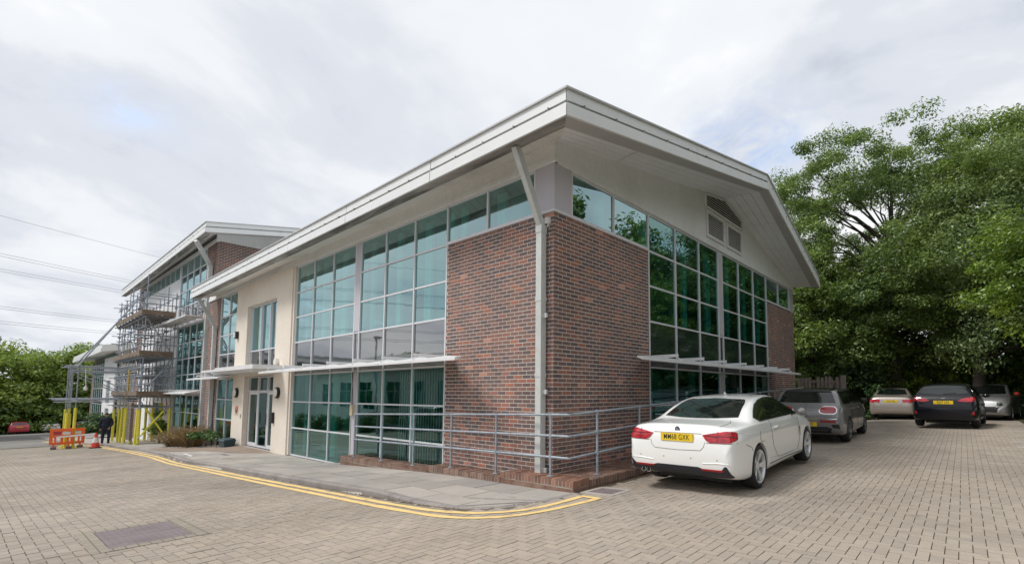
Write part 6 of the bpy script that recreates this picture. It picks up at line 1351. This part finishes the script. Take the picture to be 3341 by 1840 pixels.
def tree(name, label, cat, x, y, H, crown, leafm, nclump, nper, size, trunk_r=.3, lean=(0, 0), base_h=.25, seed=1, group=None, cr=.85, limb=True, holes=.0, center=None, shell=.55):
    r_ = np.random.default_rng(seed); z0 = gf(x, y) - .05; t = setk(empty(name, (x, y, z0)), label, cat, group)
    cx, cy, cz = center if center else (lean[0] * H * .6, lean[1] * H * .6, H * (1 - .5 * (1 - base_h))); rx_, ry_, rz_ = crown
    d = r_.normal(0, 1, (nclump * 3, 3)); d /= np.linalg.norm(d, axis=1)[:, None]; rr = shell + (1 - shell) * r_.random((len(d), 1)) ** .6
    bump = 1 + .09 * np.sin(d[:, 0:1] * 5.1 + seed) + .13 * np.sin(d[:, 1:2] * 6.3 + seed * 2) + .12 * np.sin(d[:, 2:3] * 7.7 + seed)
    c_ = d * rr * bump * np.array([rx_, ry_, rz_]) + np.array([cx, cy, cz]); c_ = c_[c_[:, 2] > .6]
    if name == 'oak_tree': c_ = c_[(c_[:, 2] < 13.6 + (c_[:, 0] + 5.9) * .8) & (c_[:, 2] < 15.9)]      # the crown slopes down towards the roof
    if holes > 0:
        f = np.sin(c_[:, 0] * 1.3 + seed) * np.sin(c_[:, 1] * 1.1 + 2 * seed) * np.sin(c_[:, 2] * 1.5 + seed); c_ = c_[f > -1 + holes * 1.0] if holes >= 1 else c_[(f > -.35) | (r_.random(len(f)) > holes)]
    c_ = c_[:nclump]; dm = np.linalg.norm(c_[:, None] - c_[None], axis=2); c_ = c_[(dm < 1.9 * max(cr, .5)).sum(1) >= 6] if nclump >= 100 else c_; rad = r_.uniform(.6, 1.35, len(c_)) * cr
    V = leaves(c_, rad, nper, size); link('crown', quads_mesh('crown', V, leafm), t)
    # trunk and limbs
    top = Vector((cx, cy, cz + rz_ * .45)); b = MB(); k_ = 9; pts = []; rads = []
    for i in range(k_ + 1):
        f = i / k_; pts.append(Vector((cx * f ** 1.2 + .10 * math.sin(f * 5 + seed) * f * H * .12, cy * f ** 1.2 + .08 * math.cos(f * 4 + seed) * f * H * .12, top.z * f))); rads.append(trunk_r * (1.25 if i == 0 else 1) * (1 - .93 * f))
    b.tube(pts, rads, 10); b.build('trunk', M['bark'], t, True)
    if limb:
        b = MB(); sel = r_.choice(len(c_), min(70 if trunk_r > .4 else 44, len(c_)), replace=False)
        for q in sel:
            e = Vector(c_[q]); f = min(.92, max(.28, (e.z * .72) / top.z)); i = f * k_; i0 = int(i); s_ = pts[i0].lerp(pts[min(i0 + 1, k_)], i - i0); rb = trunk_r * (1 - .8 * f) * .26 + .012
            m1 = s_.lerp(e, .35) + Vector((0, 0, .10 * (e - s_).length)) + Vector(r_.normal(0, .12, 3)); m2 = s_.lerp(e, .7) + Vector((0, 0, .08 * (e - s_).length)) + Vector(r_.normal(0, .15, 3))
            b.tube([s_, m1, m2, e], [rb, rb * .65, rb * .4, .012], 6, cap=False)
            for _ in range(2): e2 = Vector(c_[r_.integers(len(c_))]); 
        b.build('limbs', M['bark'], t, True)
    return t
GW = 'trees of the wood behind the yard'
tree('oak_tree', 'tall broad tree with open crown and dark forked trunk behind the beige saloon', 'tree', 2.2, 24.5, 16.2, (7.4, 6.0, 7.2), M['leaf_oak'], 760, 360, .068, .52, (.02, 0), .30, 3, GW, .80, holes=.25, center=(.15, 0, 9.4), shell=.40)
tree('ash_tree', 'pale feathery tree rising to the upper right edge behind the big oak', 'tree', 8.8, 27.5, 17.0, (6.4, 5.5, 6.4), M['leaf_ash'], 380, 330, .075, .42, (.0, 0), .3, 5, GW, .85, holes=.5, center=(.4, 0, 10.3), shell=.45)
tree('beech_tree', 'mid green tree with layered branches right of the big dark trunk', 'tree', 5.6, 22.5, 11.4, (4.7, 4.0, 4.2), M['leaf_ash'], 300, 300, .070, .30, (.0, 0), .2, 8, GW, .85, center=(.8, 0, 7.2))
tree('hornbeam_tree', 'yellow green bushy tree overhanging the bays at the right edge', 'tree', 9.3, 15.5, 7.4, (3.1, 3.4, 3.0), M['leaf_lime'], 190, 260, .065, .20, (-.05, 0), .2, 11, GW, .62, center=(-.6, 0, 4.9))
tree('hornbeam_tree', 'leaning dark trunk with bright green leaves above the silver crossover', 'tree', 7.8, 26.0, 9.0, (4.6, 3.0, 3.4), M['leaf_lime'], 200, 150, .11, .34, (-.12, 0), .3, 13, GW, .75, center=(-1.2, 0, 6.2))
tree('maple_tree', 'tree with dark low foliage between the brick corner and the big trunk', 'tree', -1.2, 22.8, 10.2, (4.2, 3.0, 4.1), M['leaf_oak'], 260, 220, .092, .26, (.0, 0), .12, 17, GW, .8, center=(0, 0, 5.6))
tree('maple_tree', 'darker tree filling the wood behind the black hatchback', 'tree', 4.6, 31.0, 9.5, (6.0, 4, 3.9), M['leaf_dark'], 240, 150, .14, .36, (0, 0), .15, 19, GW, 1.0, center=(0, 0, 4.8))
tree('elm_tree', 'tall tree mostly hidden behind the roof at the left of the wood', 'tree', -4.5, 29.0, 11.0, (4.5, 4, 4.2), M['leaf_oak'], 220, 140, .15, .34, (0, 0), .2, 23, GW, 1.0, center=(0, 0, 6.4))
tree('slender_tree', 'thin dark stem in the undergrowth right of the thick trunk', 'tree', 4.6, 27.6, 11, (3.0, 2.5, 3.5), M['leaf_oak'], 110, 130, .13, .22, (.02, 0), .3, 29, GW, .8, center=(.2, 0, 7.5))
# undergrowth wall at the back of the yard
def bushes(name, label, cat, boxes, leafm, n, nper, size, cr, kind='stuff', seed=4):
    r_ = np.random.default_rng(seed); P = []
    for (x0_, x1_, y0_, y1_, h) in boxes:
        m = int(n * (x1_ - x0_) / sum(b_[1] - b_[0] for b_ in boxes)); x = r_.uniform(x0_, x1_, m); y = r_.uniform(y0_, y1_, m); z = gz(x, y) + r_.random(m) ** 1.0 * h * (.85 + .3 * np.sin(x * 1.7)); P.append(np.stack([x, y, z], -1))
    P = np.vstack(P); o = link(name, quads_mesh(name, leaves(P, r_.uniform(.6, 1.3, len(P)) * cr, nper, size), leafm)); setk(o, label, cat, kind=kind); return o
bushes('undergrowth', 'dense dark undergrowth filling the wood edge behind the parked cars', 'undergrowth', [(-4, 14, 25.0, 27.5, 4.6)], M['leaf_dark'], 520, 110, .10, .62)
bushes('undergrowth', 'bright patches of holly and hornbeam leaves low in the wood', 'undergrowth', [(-2.5, 2.0, 21.5, 23.2, 3.4), (7.6, 12, 19.5, 23, 2.8)], M['leaf_shrub'], 260, 110, .085, .5, seed=9)
bushes('undergrowth', 'sparse yellow green leaves catching light among the trunks', 'undergrowth', [(-1, 12, 24.0, 25.0, 4.2)], M['leaf_lime'], 120, 60, .09, .55, seed=10)
bushes('undergrowth', 'far dark thicket closing the view through the wood', 'undergrowth', [(-16, 26, 34, 38, 6)], M['leaf_dark'], 420, 90, .24, 1.5, seed=12)
setk(grid_sheet('forest_floor', np.arange(6.9, 40, 1.0), np.arange(2, 45, 1.0), lambda x, y: gz(x, y) + .03 + .5 * ss((x - 7) / 8), M['earth']), kind='structure')
setk(grid_sheet('forest_floor', np.arange(-18, 7, 1.0), np.arange(25.5, 45, 1.0), lambda x, y: gz(x, y) + .03, M['earth']), kind='structure')
# trees beyond the right edge shade the yard and are mirrored in the gable glazing
for i, (x, y, H, c_) in enumerate([(15, 3.5, 15, (5, 5, 5.6)), (16, 13, 16, (5, 5.5, 6)), (13.5, 22, 15, (4, 4, 5)), (17, -6.5, 12, (4.5, 4.5, 4.6))]):
    tree('woodland_tree', ['tall tree right of the yard opposite the gable, seen mirrored in its glazing', 'second tree mirrored in the gable glazing, beyond the first', 'tree right of the silver crossover outside the picture', 'lower tree mirrored in the near upper gable pane'][i], 'tree', x, y, H, c_, M['leaf_oak'], 230, 90, .17, .35, (0, 0), .1, 40 + i, 'trees along the right side of the yard', 1.05)
# wooded bank on the left
GB = 'trees of the wooded bank on the left'
spec = [(-66, -9, 8.6, 4.6), (-64, -5.5, 9.0, 4.4), (-63, -1.5, 8.4, 4.2), (-66, 3, 9.6, 4.8), (-67, 8, 9.0, 4.6), (-70, 12.5, 9.6, 4.8), (-76, -6, 10.6, 5.2), (-77, 1, 11.2, 5.4), (-79, 9, 11.0, 5.4), (-82, 17, 11.5, 5.6), (-62.5, 6.2, 6.8, 3.4), (-84, 26, 12.0, 6)]
lb = ['leftmost tree of the wooded bank above the white saloon', 'light green tree above the red hatchback', 'tree behind the tall scaffold tower poles, low on the bank', 'tree above the dark gap behind the scaffold tower', 'tree between the tower and the farthest office block', 'tree just left of the farthest roof', 'back row tree at the far left skyline', 'highest tree of the bank skyline', 'back row tree behind the sloping braces', 'tree whose top shows over the farthest roof', 'low round tree in front of the farthest brick pier', 'distant tree behind the scaffold']
for i, (x, y, H, r_) in enumerate(spec):
    x, y, H, r_ = 5.75 + (x - 5.75) * 1.42, -6.33 + (y + 6.33) * 1.42, (H - 1.7 - 1.9) * 1.42 + 1.9 + 3.6, r_ * 1.36
    tree('bank_tree', lb[i], 'tree', x, y, H, (r_, r_, H * .48), M['leaf_bank'], 150, 130, .24, .22, (0, 0), .0, 60 + i, GB, 1.6, limb=False, center=(0, 0, H * .45), shell=.5)
bushes('hedge_bank', 'dark shaded lower foliage of the bank behind the far parked cars', 'undergrowth', [(-90, -86, -14, 18, 4.2)], M['leaf_dark'], 320, 80, .26, 1.2, seed=21)
tree('garden_shrub', 'round dark green shrub at the foot of the farthest office block', 'shrub', -46.0, -.6, 2.0, (1.9, 1.2, 1.0), M['leaf_shrub'], 60, 90, .11, .06, (0, 0), 0, 81, None, .5, limb=False, center=(0, 0, .9), shell=.2)
tree('potted_shrub', 'dark upright evergreen shrub beside the yellow diagonal brace', 'shrub', -26.9, -.55, 1.5, (.42, .38, .75), M['leaf_dark'], 30, 90, .06, .04, (0, 0), 0, 83, None, .25, limb=False, center=(0, 0, .85), shell=.2)
# planting bed by the left window block
def tuft(name, label, x, y, n, h, spread, mat, group='clumps of dry ornamental grass'):
    t = setk(empty(name, (x, y, float(pz(x, y)))), label, 'ornamental grass', group); a = rng.uniform(0, 2 * np.pi, n); r0 = rng.random(n) * .34; ln = h * rng.uniform(.6, 1.1, n); out_ = spread * rng.random(n)
    b0 = np.stack([r0 * np.cos(a), r0 * np.sin(a), np.zeros(n)], -1); m_ = b0 + np.stack([out_ * .35 * np.cos(a), out_ * .35 * np.sin(a), ln * .65], -1); e_ = b0 + np.stack([out_ * np.cos(a), out_ * np.sin(a), ln], -1)
    w_ = np.stack([-np.sin(a), np.cos(a), np.zeros(n)], -1) * .007
    V = np.concatenate([np.stack([b0 - w_, b0 + w_, m_ + w_, m_ - w_], 1), np.stack([m_ - w_, m_ + w_, e_ + w_ * .3, e_ - w_ * .3], 1)]); link('grass_blades', quads_mesh('grass_blades', V, mat), t)
    sd = []  # feathery seed heads
    V2 = leaves(e_[::2], np.full(len(e_[::2]), .07), 7, .028, 1.4); link('seed_heads', quads_mesh('seed_heads', V2, mat), t); return t
for i, (x, y, h) in enumerate([(-21.3, -.75, .8), (-20.5, -.6, .95), (-19.8, -.75, .8), (-22.0, -.9, .55)]):
    tuft('ornamental_grass', ['dry brown feathery grass clump second from left below the dark windows', 'tallest dry brown grass clump beside the brick pier', 'dry grass clump nearest the green plants by the pier', 'lowest dry grass clump at the left end of the bed'][i], x, y, 420, h * .85, .85, M['grass_dry'])
for i, (x, y, s_) in enumerate([(-19.0, -.75, .55), (-18.4, -.6, .62), (-17.8, -.55, .58), (-17.15, -.55, .55), (-20.2, -1.1, .36), (-18.9, -1.1, .36)]):
    tree('bedding_plant', ['leafy green plant beside the dry grass below the brick pier', 'broad leaved plant under the left window frame', 'green plant below the middle of the left window', 'bushy plant next to the blue green planter box', 'small pale plant at the front of the bed by the grass', 'small low plant at the front edge of the bed'][i], 'plant', x, y, s_ * 1.6, (s_, s_ * .8, s_ * .7), M['leaf_shrub'], 16, 60, .075, .015, (0, 0), 0, 90 + i, 'plants of the bed by the entrance', .24, limb=False, center=(0, 0, s_ * .6), shell=.1)
# clipped hedge across the road (mirrored)
bushes('clipped_hedge', 'clipped green hedge across the road, mirrored in the ground floor glazing', 'hedge', [(-46, -6, -12.0, -11.0, 1.1)], M['leaf_shrub'], 420, 60, .09, .45, seed=31)
for i, (x, y, H) in enumerate([(-40, -36, 12), (-27, -38, 11), (-62, -34, 11)]): tree('background_tree', ['tree behind the low white building mirrored in the upper glazing', 'second tree behind the low white building mirrored in the glazing', 'tree beyond the far end of the low white building, mirrored'][i], 'tree', x, y, H, (5, 4, 4.2), M['leaf_oak'], 130, 80, .24, .3, (0, 0), .1, 110 + i, 'trees across the road', 1.2, limb=False)
# moss and grit along the kerb foot
gp = resample([(.9, -1.2), (.55, -2.03), (.1, -2.22), (-.6, -2.30), (-2.0, -2.34), (-4.5, -2.40)], .02); gp = gp + rng.normal(0, .018, gp.shape); V = leaves(np.stack([gp[:, 0], gp[:, 1], gz(gp[:, 0], gp[:, 1]) + .006], -1), np.full(len(gp), .012), 3, .008, .4)
setk(link('kerb_moss', quads_mesh('kerb_moss', V, M['grass_dry'])), 'dry moss and grass debris along the foot of the rounded kerb', 'moss', kind='stuff')
